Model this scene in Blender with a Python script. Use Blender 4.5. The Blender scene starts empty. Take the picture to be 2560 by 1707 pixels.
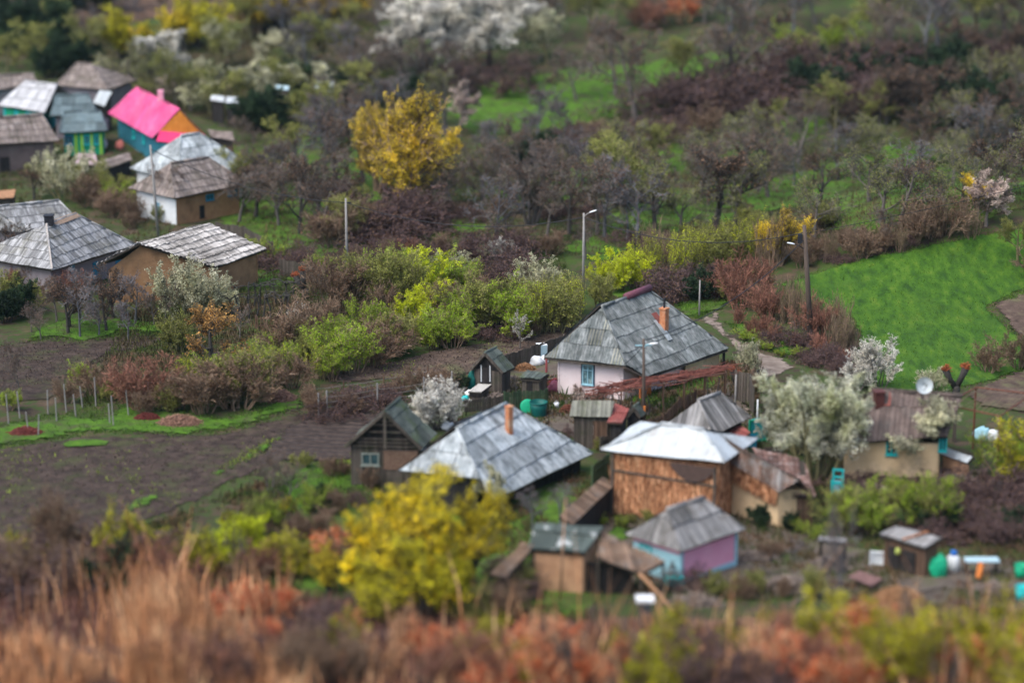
import bpy, bmesh, math, random
import numpy as np
from mathutils import Vector, Matrix, noise
from mathutils.geometry import delaunay_2d_cdt

# ------------------------------------------------------------------ camera, sky, sun, exposure
CAM_H = 43.56; PITCH = math.radians(15.5); LENS = 85.0
FPX = LENS / 36.0 * 2560.0
sc = bpy.context.scene
cam_d = bpy.data.cameras.new("camera"); cam = bpy.data.objects.new("camera", cam_d)
sc.collection.objects.link(cam); sc.camera = cam
cam.location = (0, 0, CAM_H); cam.rotation_euler = (math.pi / 2 - PITCH, 0, 0)
cam_d.lens = LENS; cam_d.sensor_width = 36; cam_d.clip_start = 0.5; cam_d.clip_end = 3000
cam_d.dof.use_dof = True; cam_d.dof.focus_distance = 163.0; cam_d.dof.aperture_fstop = 0.085
world = bpy.data.worlds.new("World"); sc.world = world; world.use_nodes = True
wn = world.node_tree; bg = wn.nodes["Background"]
sky = wn.nodes.new("ShaderNodeTexSky"); sky.sky_type = 'NISHITA'; sky.sun_disc = False
SUN_EL = math.radians(58); SUN_AZ = math.radians(-125)      # azimuth from +Y, clockwise seen from above
sky.sun_elevation = SUN_EL; sky.sun_rotation = SUN_AZ; sky.air_density = 1.0; sky.dust_density = 3.0; sky.ozone_density = 1.0
wn.links.new(sky.outputs[0], bg.inputs[0]); bg.inputs[1].default_value = 0.13
sun_d = bpy.data.lights.new("sun", 'SUN'); sun_d.energy = 1.35; sun_d.angle = math.radians(50); sun_d.color = (1, .99, .96)
sun = bpy.data.objects.new("sun", sun_d); sc.collection.objects.link(sun)
sdir = Vector((math.sin(SUN_AZ) * math.cos(SUN_EL), math.cos(SUN_AZ) * math.cos(SUN_EL), math.sin(SUN_EL)))
sun.rotation_euler = sdir.to_track_quat('Z', 'Y').to_euler(); sun.location = (0, 150, 90)
sc.view_settings.view_transform = 'Standard'; sc.view_settings.look = 'None'
sc.view_settings.exposure = 1.1; sc.view_settings.gamma = 1.0
try:
    sc.cycles.max_bounces = 4; sc.cycles.diffuse_bounces = 2; sc.cycles.glossy_bounces = 2
    sc.cycles.use_denoising = True; sc.cycles.transparent_max_bounces = 4
except Exception: pass

# ------------------------------------------------------------------ terrain and pixel rays
def sst(x): x = np.clip(x, 0, 1); return x * x * (3 - 2 * x)
def hgt(x, y):
    x = np.asarray(x, float); y = np.asarray(y, float)
    fg = np.clip((118 - y) / 30, 0, 6); z = 3.4 * fg ** 1.6
    s = 0.07 + 0.11 * sst((x + 50) / 110)
    z = z + s * np.clip(np.sqrt((y - 222) ** 2 + 200) + (y - 222) - 6, 0, 1e9) * 0.5 * np.where(y > 150, 1, 0)
    z = z + 5.4 * np.exp(-((y - 181 - .1 * (x - 30)) / 15) ** 2) * sst((x - 14) / 18)
    z = z + 0.25 * np.sin(x * .09 + 1) * np.sin(y * .07 + .5) * sst((y - 165) / 20) 
    z = z + 0.05 * np.sin(x * .41 + .3 * y) * np.sin(y * .37 - .2 * x)
    return z
def H(x, y): return float(hgt(x, y))
CP, SP = math.cos(PITCH), math.sin(PITCH)
def rays(px, py):
    a = (np.asarray(px, float) - 1280) / FPX; b = (853.5 - np.asarray(py, float)) / FPX
    return a, CP + b * SP, -SP + b * CP
def gnd_np(px, py):
    dx, dy, dz = rays(px, py); n = np.shape(dx)
    lo = np.full(n, 60.0); hi = np.full(n, 700.0); found = np.zeros(n, bool)
    for t in np.arange(60, 700, 2.0):
        z = CAM_H + dz * t; hit = (~found) & (z < hgt(dx * t, dy * t))
        hi = np.where(hit, t, hi); lo = np.where(hit, t - 2, lo); found |= hit
        if found.all(): break
    for _ in range(14):
        m = (lo + hi) / 2; inside = CAM_H + dz * m < hgt(dx * m, dy * m)
        hi = np.where(inside, m, hi); lo = np.where(inside, lo, m)
    return np.stack([dx * hi, dy * hi, CAM_H + dz * hi], -1)
def G(px, py): return Vector(gnd_np(np.array([px]), np.array([py]))[0])
def ray(px, py):
    a, b, c = rays(px, py); return Vector((float(a), float(b), float(c)))
CAMP = Vector((0, 0, CAM_H))
def P(px, py, z):
    d = ray(px, py); return CAMP + d * ((z - CAM_H) / d.z)
def onplane(px, py, o, n):
    d = ray(px, py); return CAMP + d * ((o - CAMP).dot(n) / d.dot(n))
def onwall(px, py, a, b):
    n = Vector((b.y - a.y, a.x - b.x, 0)); return onplane(px, py, a, n)
def pxm(p): return FPX / max(1, p.y * CP + (CAM_H - p.z) * SP)   # pixels per metre there
UP = Vector((0, 0, 1))

# ------------------------------------------------------------------ naming
def tag(o, label=None, cat=None, group=None, kind=None):
    if label: o["label"] = label
    if cat: o["category"] = cat
    if group: o["group"] = group
    if kind: o["kind"] = kind
    return o
def thing(name, loc, label, cat, group=None):
    o = bpy.data.objects.new(name, None); o.location = loc; o.empty_display_size = .3
    sc.collection.objects.link(o); return tag(o, label, cat, group)

# ------------------------------------------------------------------ materials
def mat(name, cols, scale=1.0, detail=6, rough=.9, bump=.3, bscale=None, pos=None, stretch=None, coord='Object',
        tone=0.0, stain=None, stain_scale=.5, stain_amt=.5, planks=None, planks_dark=.35, spec=.2, metallic=0, rnd=0.0, stain_stretch=None):
    m = bpy.data.materials.new(name); m.use_nodes = True; nt = m.node_tree; N = nt.nodes; L = nt.links
    b = N["Principled BSDF"]; b.inputs["Roughness"].default_value = rough
    b.inputs["Specular IOR Level"].default_value = spec; b.inputs["Metallic"].default_value = metallic
    tc = N.new("ShaderNodeTexCoord"); src = tc.outputs[coord]
    if stretch:
        mp = N.new("ShaderNodeMapping"); mp.inputs["Scale"].default_value = stretch; L.new(src, mp.inputs[0]); s1 = mp.outputs[0]
    else: s1 = src
    nz = N.new("ShaderNodeTexNoise"); nz.inputs["Scale"].default_value = scale; nz.inputs["Detail"].default_value = detail
    nz.inputs["Roughness"].default_value = .65; L.new(s1, nz.inputs["Vector"])
    cr = N.new("ShaderNodeValToRGB"); L.new(nz.outputs["Fac"], cr.inputs[0])
    e = cr.color_ramp.elements; k = len(cols)
    if pos is None: pos = [0.3 + 0.4 * i / max(1, k - 1) for i in range(k)]
    while len(e) < k: e.new(.5)
    for i, c in enumerate(cols): e[i].position = pos[i]; e[i].color = (*c, 1)
    col = cr.outputs[0]
    def mul(c, fac_out, lo, hi):
        mr = N.new("ShaderNodeMapRange"); mr.inputs[3].default_value = lo; mr.inputs[4].default_value = hi; L.new(fac_out, mr.inputs[0])
        mx = N.new("ShaderNodeMixRGB"); mx.blend_type = 'MULTIPLY'; mx.inputs[0].default_value = 1
        L.new(c, mx.inputs[1]); L.new(mr.outputs[0], mx.inputs[2]); return mx.outputs[0]
    if stain is not None:
        n2 = N.new("ShaderNodeTexNoise"); n2.inputs["Scale"].default_value = stain_scale; n2.inputs["Detail"].default_value = 7; n2.inputs["Roughness"].default_value = .7
        if stain_stretch:
            m2 = N.new("ShaderNodeMapping"); m2.inputs["Scale"].default_value = stain_stretch; L.new(src, m2.inputs[0]); L.new(m2.outputs[0], n2.inputs["Vector"])
        else: L.new(src, n2.inputs["Vector"])
        r2 = N.new("ShaderNodeValToRGB"); r2.color_ramp.elements[0].position = .5; r2.color_ramp.elements[1].position = .64
        r2.color_ramp.elements[1].color = (stain_amt,) * 3 + (1,); L.new(n2.outputs["Fac"], r2.inputs[0])
        mx = N.new("ShaderNodeMixRGB"); L.new(r2.outputs[0], mx.inputs[0]); L.new(col, mx.inputs[1]); mx.inputs[2].default_value = (*stain, 1); col = mx.outputs[0]
    if planks:   # vertical boards along u, metres, in UV space
        sp = N.new("ShaderNodeSeparateXYZ"); uvn = N.new("ShaderNodeUVMap"); L.new(uvn.outputs[0], sp.inputs[0])
        d = N.new("ShaderNodeMath"); d.operation = 'DIVIDE'; d.inputs[1].default_value = abs(planks); L.new(sp.outputs[0 if planks > 0 else 1], d.inputs[0])
        fl = N.new("ShaderNodeMath"); fl.operation = 'FLOOR'; L.new(d.outputs[0], fl.inputs[0])
        wnn = N.new("ShaderNodeTexWhiteNoise"); wnn.noise_dimensions = '1D'; L.new(fl.outputs[0], wnn.inputs["W"])
        col = mul(col, wnn.outputs["Value"], 1 - planks_dark, 1 + planks_dark * .6)
        fr = N.new("ShaderNodeMath"); fr.operation = 'FRACT'; L.new(d.outputs[0], fr.inputs[0])
        g = N.new("ShaderNodeMath"); g.operation = 'GREATER_THAN'; g.inputs[1].default_value = .1; L.new(fr.outputs[0], g.inputs[0])
        col = mul(col, g.outputs[0], .35, 1)
    if tone:
        at = N.new("ShaderNodeAttribute"); at.attribute_name = "tone"
        col = mul(col, at.outputs["Fac"], 1 - tone, 1 + tone)
    if rnd:
        oi = N.new("ShaderNodeObjectInfo"); col = mul(col, oi.outputs["Random"], 1 - rnd, 1 + rnd)
    L.new(col, b.inputs["Base Color"])
    if bump:
        bp = N.new("ShaderNodeBump"); bp.inputs["Strength"].default_value = bump; bp.inputs["Distance"].default_value = .05
        if bscale:
            n3 = N.new("ShaderNodeTexNoise"); n3.inputs["Scale"].default_value = bscale; n3.inputs["Detail"].default_value = 4; L.new(s1, n3.inputs["Vector"]); L.new(n3.outputs["Fac"], bp.inputs["Height"])
        else: L.new(nz.outputs["Fac"], bp.inputs["Height"])
        L.new(bp.outputs[0], b.inputs["Normal"])
    return m
def flat(name, c, rough=.6, tone=0, rnd=0, v=.25, scale=6, **k):
    return mat(name, [tuple(x * (1 - v) for x in c), tuple(min(1, x * (1 + v)) for x in c)], scale=scale, rough=rough, bump=.1, tone=tone, rnd=rnd, **k)

# ------------------------------------------------------------------ mesh builder
class MB:
    def __init__(s): s.v = []; s.f = []; s.m = []; s.t = []; s.mi = 0; s.tone = .5; s.smooth = False; s.frames = []
    def face(s, pts, tone=None):
        i = len(s.v); s.v += [tuple(p) for p in pts]; s.f.append(tuple(range(i, i + len(pts)))); s.m.append(s.mi); s.t.append(s.tone if tone is None else tone)
    def mesh(s, vs, fs, tone=None):
        i = len(s.v); s.v += [tuple(p) for p in vs]
        for f in fs: s.f.append(tuple(i + k for k in f)); s.m.append(s.mi); s.t.append(s.tone if tone is None else tone)
    def hexa(s, q):   # 8 pts: bottom 4 ccw, top 4
        s.mesh(q, [(3, 2, 1, 0), (4, 5, 6, 7), (0, 1, 5, 4), (1, 2, 6, 5), (2, 3, 7, 6), (3, 0, 4, 7)])
    def box(s, c, sz, rz=0):
        c = Vector(c); R = Matrix.Rotation(rz, 3, 'Z'); x, y, z = sz[0] / 2, sz[1] / 2, sz[2] / 2
        s.hexa([c + R @ Vector(p) for p in [(-x, -y, -z), (x, -y, -z), (x, y, -z), (-x, y, -z), (-x, -y, z), (x, -y, z), (x, y, z), (-x, y, z)]])
    def beam(s, a, b, w, h=None, up=UP):
        a = Vector(a); b = Vector(b); h = h or w; d = (b - a).normalized()
        x = d.cross(up); x = x.normalized() if x.length > 1e-4 else Vector((1, 0, 0)); y = x.cross(d).normalized()
        x *= w / 2; y *= h / 2
        s.hexa([a - x - y, a + x - y, b + x - y, b - x - y, a - x + y, a + x + y, b + x + y, b - x + y])
    def tube(s, pts, rs, n=6, cap=True):
        i = len(s.v); pts = [Vector(p) for p in pts]; k = len(pts)
        for j, p in enumerate(pts):
            d = (pts[min(j + 1, k - 1)] - pts[max(j - 1, 0)]).normalized()
            x = d.cross(Vector((.3, .9, .2))).normalized(); y = d.cross(x)
            r = rs[j] if isinstance(rs, (list, tuple)) else rs
            for q in range(n): a = 2 * math.pi * q / n; s.v.append(tuple(p + x * (r * math.cos(a)) + y * (r * math.sin(a))))
        fs = [(i + j * n + q, i + j * n + (q + 1) % n, i + (j + 1) * n + (q + 1) % n, i + (j + 1) * n + q) for j in range(k - 1) for q in range(n)]
        if cap: fs += [tuple(i + q for q in range(n))[::-1], tuple(i + (k - 1) * n + q for q in range(n))]
        for f in fs: s.f.append(f); s.m.append(s.mi); s.t.append(s.tone)
    def lathe(s, c, prof, n=18, axis=UP):
        c = Vector(c); q = axis.to_track_quat('Z', 'Y'); i = len(s.v); k = len(prof)
        for r, z in prof:
            for j in range(n): a = 2 * math.pi * j / n; s.v.append(tuple(c + q @ Vector((r * math.cos(a), r * math.sin(a), z))))
        for j in range(k - 1):
            for l in range(n): s.f.append((i + j * n + l, i + j * n + (l + 1) % n, i + (j + 1) * n + (l + 1) % n, i + (j + 1) * n + l)); s.m.append(s.mi); s.t.append(s.tone)
    def prism(s, poly, d):   # extrude polygon by vector d
        n = len(poly); a = [Vector(p) for p in poly]; b = [p + d for p in a]
        s.mesh(a + b, [tuple(range(n))[::-1], tuple(range(n, 2 * n))] + [(i, (i + 1) % n, n + (i + 1) % n, n + i) for i in range(n)])
    def wall(s, a, b, z0, z1, t=.15):
        a = Vector(a); b = Vector(b); n = Vector((b.y - a.y, a.x - b.x, 0)).normalized() * t
        q = [Vector((a.x, a.y, z0)), Vector((b.x, b.y, z0)), Vector((b.x, b.y, z0)) - n, Vector((a.x, a.y, z0)) - n]
        s.hexa(q + [Vector((p.x, p.y, z1)) for p in q])
    def build(s, name, mats, parent=None, smooth=None):
        me = bpy.data.meshes.new(name); o0 = parent.matrix_basis.translation if parent else Vector((0, 0, 0))
        if parent and parent.parent: o0 = o0 + parent.parent.matrix_basis.translation
        V = np.array(s.v, float).reshape(-1, 3) - np.array(o0)
        me.from_pydata(V.tolist(), [], s.f)
        if not isinstance(mats, (list, tuple)): mats = [mats]
        for m in mats: me.materials.append(m)
        nf = len(s.f); me.polygons.foreach_set("material_index", np.array(s.m, 'i'))
        ls = np.zeros(nf, 'i'); lt = np.zeros(nf, 'i'); me.polygons.foreach_get("loop_start", ls); me.polygons.foreach_get("loop_total", lt)
        at = me.attributes.new("tone", 'FLOAT', 'CORNER'); at.data.foreach_set("value", np.repeat(np.array(s.t, 'f'), lt))
        if s.smooth or smooth: me.polygons.foreach_set("use_smooth", np.ones(nf, bool))
        # metre UVs: u level, v up the face
        nr = np.zeros(nf * 3, 'f'); me.polygons.foreach_get("normal", nr); nr = nr.reshape(-1, 3)
        t = np.stack([-nr[:, 1], nr[:, 0], np.zeros(nf)], 1); ln = np.linalg.norm(t, axis=1); fl = ln < .12
        t[fl] = (1, 0, 0); ln[fl] = 1; t /= ln[:, None]; bb = np.cross(nr, t)
        for a_, b_, ft, fb in s.frames: t[a_:b_] = ft; bb[a_:b_] = fb
        vi = np.zeros(int(lt.sum()), 'i'); me.loops.foreach_get("vertex_index", vi); VV = V[vi] + np.array(o0)
        uv = np.stack([(VV * np.repeat(t, lt, 0)).sum(1), (VV * np.repeat(bb, lt, 0)).sum(1)], 1)
        ul = me.uv_layers.new(name="UVMap"); ul.data.foreach_set("uv", uv.astype('f').ravel())
        me.update(); o = bpy.data.objects.new(name, me); sc.collection.objects.link(o)
        if parent: o.parent = parent
        return o
# ------------------------------------------------------------------ roofs and houses
def clip(poly, inside, inter):
    out = []
    for i in range(len(poly)):
        a = poly[i]; b = poly[(i + 1) % len(poly)]; ia, ib = inside(a), inside(b)
        if ia: out.append(a)
        if ia != ib: out.append(inter(a, b))
    return out
def clip_convex(sub, cl):
    n = len(cl)
    for i in range(n):
        p, q = cl[i], cl[(i + 1) % n]; ex, ey = q[0] - p[0], q[1] - p[1]
        sd = lambda a: ex * (a[1] - p[1]) - ey * (a[0] - p[0])
        def inter(a, b):
            da, db = sd(a), sd(b); t = da / (da - db); return (a[0] + (b[0] - a[0]) * t, a[1] + (b[1] - a[1]) * t)
        sub = clip(sub, lambda a: sd(a) >= -1e-9, inter)
        if len(sub) < 3: return []
    return sub
STY = dict(  # wave, amplitude, course, sheet width, lip, random lift, gap
    corr=(.2, .022, 1.15, 1.05, .035, .012, 0), sheet=(0.3, .006, 1.35, 1.2, .06, .03, .045), plank=(.28, .012, 2.6, .28, .02, .045, .02),
    shingle=(.16, .006, .75, .16, .03, .03, .01), metal=(.45, .005, 2.4, .9, .015, .006, .012), thatch=(.2, .03, .6, .2, .05, .05, 0), tile=(.3, .03, .4, .3, .03, .02, 0))
RS = random.Random(5)
def roof_face(mb, pts, style='corr', skip=0.0, sag=0.0, slab=.07, slabm=1):
    """pts: planar convex polygon in space; lays courses of sheets over a thin deck"""
    pts = [Vector(p) for p in pts]; n = Vector((0, 0, 0)); c0 = sum(pts, Vector()) / len(pts)
    for i in range(len(pts)): n += (pts[i] - c0).cross(pts[(i + 1) % len(pts)] - c0)
    n.normalize()
    if n.z < 0: n = -n; pts = pts[::-1]
    t = UP.cross(n); t = t.normalized() if t.length > .05 else Vector((1, 0, 0)); b = n.cross(t)
    o = min(pts, key=lambda p: p.dot(b)); uv = [((p - o).dot(t), (p - o).dot(b)) for p in pts]
    A = sum(uv[i][0] * uv[(i + 1) % len(uv)][1] - uv[(i + 1) % len(uv)][0] * uv[i][1] for i in range(len(uv)))
    if A < 0: uv = uv[::-1]
    wave, amp, course, sw, lip, rl, gap = STY[style]
    u0 = min(u for u, v in uv); u1 = max(u for u, v in uv); v1 = max(v for u, v in uv)
    Wd = u1 - u0
    def dz(u, v): return sag * (math.sin(max(0, min(1, (u - u0) / Wd)) * math.pi)) * -1 + .045 * math.sin(u * .9 + v * .8 + c0.x) + .025 * math.sin(u * 2.3 - v * 1.9 + c0.y)
    mb.mi = slabm; mb.tone = .5
    mb.prism([o + t * u + b * v + n * (-.06 - sag) for u, v in uv], -n * slab)
    mb.mi = 0; f0 = len(mb.f); hw = wave / 2; v = 0; row = 0
    while v < v1 - .02:
        ve = min(v + course, v1); shift = RS.random() * sw
        k = 0; ua = u0 - 1.0
        ns = int((Wd + 1.2) / hw) + 2
        tn = .5; lf = 0; last = None; skipit = False
        for k in range(ns):
            a = u0 - .02 + k * hw; c = a + hw
            si = int((a - u0 + shift) / sw + 1e-6)
            if si != last: tn = RS.random(); lf = RS.random() * rl; last = si; skipit = RS.random() < skip; dv = (RS.random() - .5) * .12; sk = (RS.random() - .5) * .03
            if skipit: continue
            g = gap if ((a - u0 + shift) % sw) < hw * 1.01 else 0
            q = clip_convex([(a + g, max(0, v - .05 + dv) if v > 0 else 0), (c, max(0, v - .05 + dv) if v > 0 else 0), (c, ve), (a + g, ve)], uv)
            if len(q) < 3: continue
            def p3(u_, v_, ex=0):
                w = amp * (1 if (round((u_ - u0 + .02) / hw) % 2) else -1)
                return o + t * u_ + b * v_ + n * (.03 + w + (lip + lf) * (1 - (v_ - v) / course) + dz(u_, v_) + ex + sk * (u_ - a))
            P3 = [p3(*x) for x in q]; mb.face(P3, tn)
            vm = min(x[1] for x in q); lo = [x for x in q if x[1] < vm + .02]
            if len(lo) >= 2:
                lo.sort(); l, r = lo[0], lo[-1]
                if r[0] - l[0] > .01: mb.face([p3(*l, -lip - .03), p3(*r, -lip - .03), p3(*r), p3(*l)], tn * .6)
        v += course; row += 1
    mb.frames.append((f0, len(mb.f), tuple(t), tuple(b)))
def ridge(mb, a, b, w=.14, seg=6):
    a = Vector(a); b = Vector(b); k = max(1, int((b - a).length / 1.1))
    for i in range(k):
        p = a + (b - a) * (i / k); q = a + (b - a) * ((i + 1) / k)
        mb.tone = RS.random(); j = Vector((0, 0, RS.random() * .03)); mb.tube([p + j, q + (b - a).normalized() * .05 + j], w, 7)
def inset(poly, d):   # horizontal polygon towards its middle
    c = sum(poly, Vector()) / len(poly); n = len(poly); out = []
    for i in range(n):
        p = poly[i]; e1 = (p - poly[i - 1]); e2 = (poly[(i + 1) % n] - p); e1.z = e2.z = 0
        n1 = Vector((-e1.y, e1.x, 0)).normalized(); n2 = Vector((-e2.y, e2.x, 0)).normalized()
        if n1.dot(c - p) < 0: n1 = -n1
        if n2.dot(c - p) < 0: n2 = -n2
        out.append(p + (n1 + n2) * (d / (1 + n1.dot(n2))))
    return out
def window(parent, a, b, px, py, w, h, mframe, mpane, bars=(1, 1), out=1, sill=True, fw=.09, name='window'):
    """framed window centred where pixel (px,py) meets the wall a-b"""
    c = onwall(px, py, a, b); t = (b - a); t.z = 0; t.normalize(); n = Vector((t.y, -t.x, 0))
    if n.dot(CAMP - c) < 0: n = -n
    m = MB()
    for s in (-1, 1): m.beam(c + t * (s * (w / 2 - fw / 2)) - UP * h / 2 + n * .03, c + t * (s * (w / 2 - fw / 2)) + UP * h / 2 + n * .03, fw, .1, n)
    for s in (-1, 1): m.beam(c - t * (w / 2 - fw) + UP * (s * (h / 2 - fw / 2)) + n * .03, c + t * (w / 2 - fw) + UP * (s * (h / 2 - fw / 2)) + n * .03, .098, fw)
    for i in range(bars[0]):
        x = -w / 2 + w * (i + 1) / (bars[0] + 1); m.beam(c + t * x - UP * (h / 2 - fw) + n * .03, c + t * x + UP * (h / 2 - fw) + n * .03, fw * .8, .085, n)
    for i in range(bars[1]):
        z = h * .22 - i * h * .4; m.beam(c - t * (w / 2 - fw) + UP * z + n * .032, c + t * (w / 2 - fw) + UP * z + n * .032, .07, fw * .7)
    if sill: m.beam(c - t * (w / 2 + .05) - UP * (h / 2 + .03) + n * .07, c + t * (w / 2 + .05) - UP * (h / 2 + .03) + n * .07, .12, .05)
    o = m.build(name, mframe, parent)
    g = MB(); g.beam(c - t * (w / 2 - fw) + n * .015, c + t * (w / 2 - fw) + n * .015, .02, h - 2 * fw)
    p = g.build('pane', mpane, o)
    return o
def fence_line(name, pts, h, w, matp, label, group=None, gap=.02, rail=True, post=2.2, hj=.06, cat='fence', lean=0.0, rn=None):
    """picket or board fence following ground points"""
    rn = rn or random.Random(hash(label) % 999 if False else len(label) * 7 + int(pts[0].x * 10) % 97)
    o = thing(name, pts[0].copy(), label, cat, group); m = MB(); pm = MB(); rm = MB()
    for a, b in zip(pts[:-1], pts[1:]):
        d = (b - a); d.z = 0; Ld = d.length; d.normalize(); nn = Vector((d.y, -d.x, 0)); k = max(1, int(Ld / (w + gap)))
        for i in range(k):
            q = a + (b - a) * ((i + .5) / k); q.z = H(q.x, q.y); m.tone = rn.random(); hh = h + (rn.random() - .5) * 2 * hj
            l = d * (rn.random() - .5) * lean; m.beam(q - UP * .05, q + UP * hh + l, w, .025, nn)
        kp = max(1, int(Ld / post))
        for i in range(kp + 1):
            q = a + (b - a) * (i / kp); q.z = H(q.x, q.y); q -= nn * .06; pm = MB(); pm.beam(q - UP * .2, q + UP * (h + .05), .11, .11, nn); pm.build('post', matp, o)
        if rail:
            for z in (.25 * h, .8 * h):
                p0 = a - nn * .05; p1 = b - nn * .05; rm.beam(Vector((p0.x, p0.y, H(a.x, a.y) + z)), Vector((p1.x, p1.y, H(b.x, b.y) + z)), .04, .08)
    m.build('boards', matp, o)
    if rail: rm.build('rail', matp, o)
    return o
def pole(name, base, top, r, label, matl, cat='utility pole', group=None):
    o = thing(name, base.copy(), label, cat, group); m = MB(); m.smooth = True
    m.tube([base - UP * .4, base + (top - base) * .5, top], [r, r * .85, r * .65], 8); m.build('pole', matl, o); return o
def lamp(o, at, dirv, marm, mhead, L=.9):
    m = MB(); m.tube([at, at + dirv * .4 * L + UP * .15, at + dirv * L + UP * .22], .035, 6); a = m.build('lamp_arm', marm, o)
    h = MB(); e = at + dirv * L + UP * .22; s = dirv.cross(UP)
    pr = [(-.05, .05), (0, .08), (.2, .11), (.42, .09), (.5, .03)]
    rr = [[e + dirv * x + s * (w * math.cos(q)) + UP * (w * .6 * math.sin(q)) for q in [i * math.pi / 4 for i in range(8)]] for x, w in pr]
    vs = [p for r_ in rr for p in r_]; h.mesh(vs, [(i * 8 + j, i * 8 + (j + 1) % 8, (i + 1) * 8 + (j + 1) % 8, (i + 1) * 8 + j) for i in range(4) for j in range(8)] + [tuple(range(8)), tuple(range(32, 40))[::-1]])
    h.build('lamp_head', mhead, o)
def wire(name, a, b, sag, label, matl, r=.018):
    m = MB(); n = 14; a = Vector(a); b = Vector(b)
    m.tube([a + (b - a) * (i / n) - UP * (sag * 4 * (i / n) * (1 - i / n)) for i in range(n + 1)], r, 5)
    o = m.build(name, matl); return tag(o, label, 'cable')
# ------------------------------------------------------------------ plants
def rnd_dir(r): 
    z = r.uniform(-1, 1); a = r.uniform(0, 6.283); s = math.sqrt(1 - z * z); return Vector((s * math.cos(a), s * math.sin(a), z))
def grow_plant(seed, k):
    """returns (thick, twigs, leaves); k: spec dict"""
    r = random.Random(seed); thick = []; twigs = []; leaves = []
    lv = k['levels']; top = len(lv) - 1
    def rec(p, d, L, rad, l, tone):
        n_ch, ang, ratio, nseg, wob, trop, start = lv[l]
        pts = [p]; rads = [rad]; dd = d.copy()
        for i in range(nseg):
            dd = (dd + rnd_dir(r) * wob + UP * trop).normalized(); p = p + dd * (L / nseg); pts.append(p); rads.append(max(k['rmin'], rad * (1 - (.75 if l < top else .6) * (i + 1) / nseg)))
        if l <= k['thick']: thick.append((pts, rads, l))
        else:
            for i in range(nseg): twigs.append((pts[i], pts[i + 1], rads[i], tone))
        if l == top or (l == top - 1 and k.get('leaf_mid')):
            for i in range(k['leaf_n']):
                t = r.random() ** .7; j = min(nseg - 1, int(t * nseg)); q = pts[j].lerp(pts[j + 1], t * nseg - j)
                leaves.append((q + rnd_dir(r) * k['leaf_sp'] * r.random(), k['leaf_s'] * r.uniform(.55, 1.35), min(1, max(0, tone + r.uniform(-.25, .25)))))
        if l < top:
            for c in range(n_ch):
                t = start + (1 - start) * ((c + r.random()) / n_ch); j = min(nseg - 1, int(t * nseg)); q = pts[j].lerp(pts[j + 1], t * nseg - j)
                ax = (pts[j + 1] - pts[j]).normalized(); side = ax.cross(rnd_dir(r)).normalized(); a = math.radians(ang * r.uniform(.65, 1.3))
                nd = ax * math.cos(a) + side * math.sin(a)
                if k.get('flat'): nd.z *= 1 - k['flat']; nd.normalize()
                rec(q, nd, L * ratio * r.uniform(.7, 1.15) * (1 - .35 * t if l == 0 else 1), max(k['rmin'], rads[j] * .6), l + 1, r.random() if l + 1 <= 2 else tone)
    ns = k.get('stems', 1)
    for s in range(ns):
        if ns == 1: d = (UP + rnd_dir(r) * k.get('lean', .08)).normalized(); b = Vector((0, 0, 0))
        else:
            a = r.uniform(0, 6.283); b = Vector((math.cos(a), math.sin(a), 0)) * k.get('spread', .4) * math.sqrt(r.random()); d = (UP + Vector((b.x, b.y, 0)) * k.get('fan', .9) + rnd_dir(r) * .25); d.z = abs(d.z); d.normalize()
        rec(b - UP * .1, d, k['L'] * (r.uniform(.6, 1.1) if ns > 1 else 1), k['R'], 0, r.random())
    return thick, twigs, leaves
def plant_meshes(nm, seed, k, wood, leaf):
    thick, twigs, leaves = grow_plant(seed, k); r = random.Random(seed + 99)
    z = sorted([t[1].z for t in twigs] + [l[0].z for l in leaves] + [0.1])[-3:][0]; sc_ = 1 / max(z, .5)
    m = MB(); m.smooth = True
    for pts, rads, l in thick: m.tube([p * sc_ for p in pts], [q * sc_ for q in rads], 7 if l == 0 else 5 if l == 1 else 4, cap=False)
    a = m.build(nm + '_wood', wood); c = MB()
    for p, q, rad, tone in twigs:
        p = p * sc_; q = q * sc_; rad *= sc_; d = (q - p); s = d.cross(rnd_dir(r)).normalized() * rad
        c.mesh([p - s, p + s, q + s * .7, q - s * .7], [(0, 1, 2, 3)], tone)
    c.mi = 1
    for p, sz, tone in leaves:
        p = p * sc_; sz *= sc_; u = rnd_dir(r); w = u.cross(rnd_dir(r)).normalized(); u *= sz * .5; w *= sz * .36
        c.mesh([p - u, p + w, p + u, p - w], [(0, 1, 2, 3)], tone)
    b = c.build(nm + '_crown', [wood_twig.get(nm, wood), leaf] if leaf else [wood_twig.get(nm, wood), wood])
    me = (a.data, b.data); bpy.data.objects.remove(a); bpy.data.objects.remove(b); return me
wood_twig = {}
# level tuple: children, angle, length ratio, segments, wobble, upward pull, first child at
TREE = [(7, 50, .62, 4, .10, .04, .30), (6, 42, .55, 3, .16, .05, .25), (6, 42, .5, 2, .2, .05, .15), (6, 42, .5, 2, .22, .04, .1), (0, 0, 0, 2, .22, .02, 0)]
WIDE = [(8, 62, .85, 4, .14, .04, .25), (6, 45, .55, 3, .2, .04, .25), (6, 42, .5, 2, .22, .05, .15), (6, 42, .5, 2, .22, .04, .1), (0, 0, 0, 2, .22, .02, 0)]
BUSH = [(5, 32, .6, 4, .12, .10, .2), (6, 36, .55, 3, .16, .08, .15), (6, 38, .5, 2, .2, .05, .1), (0, 0, 0, 2, .22, .03, 0)]
YEL = [(6, 30, .6, 4, .10, .10, .25), (6, 34, .55, 3, .14, .08, .2), (6, 36, .5, 2, .18, .05, .15), (5, 38, .5, 2, .2, .04, .1), (0, 0, 0, 1, .2, .02, 0)]
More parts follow.
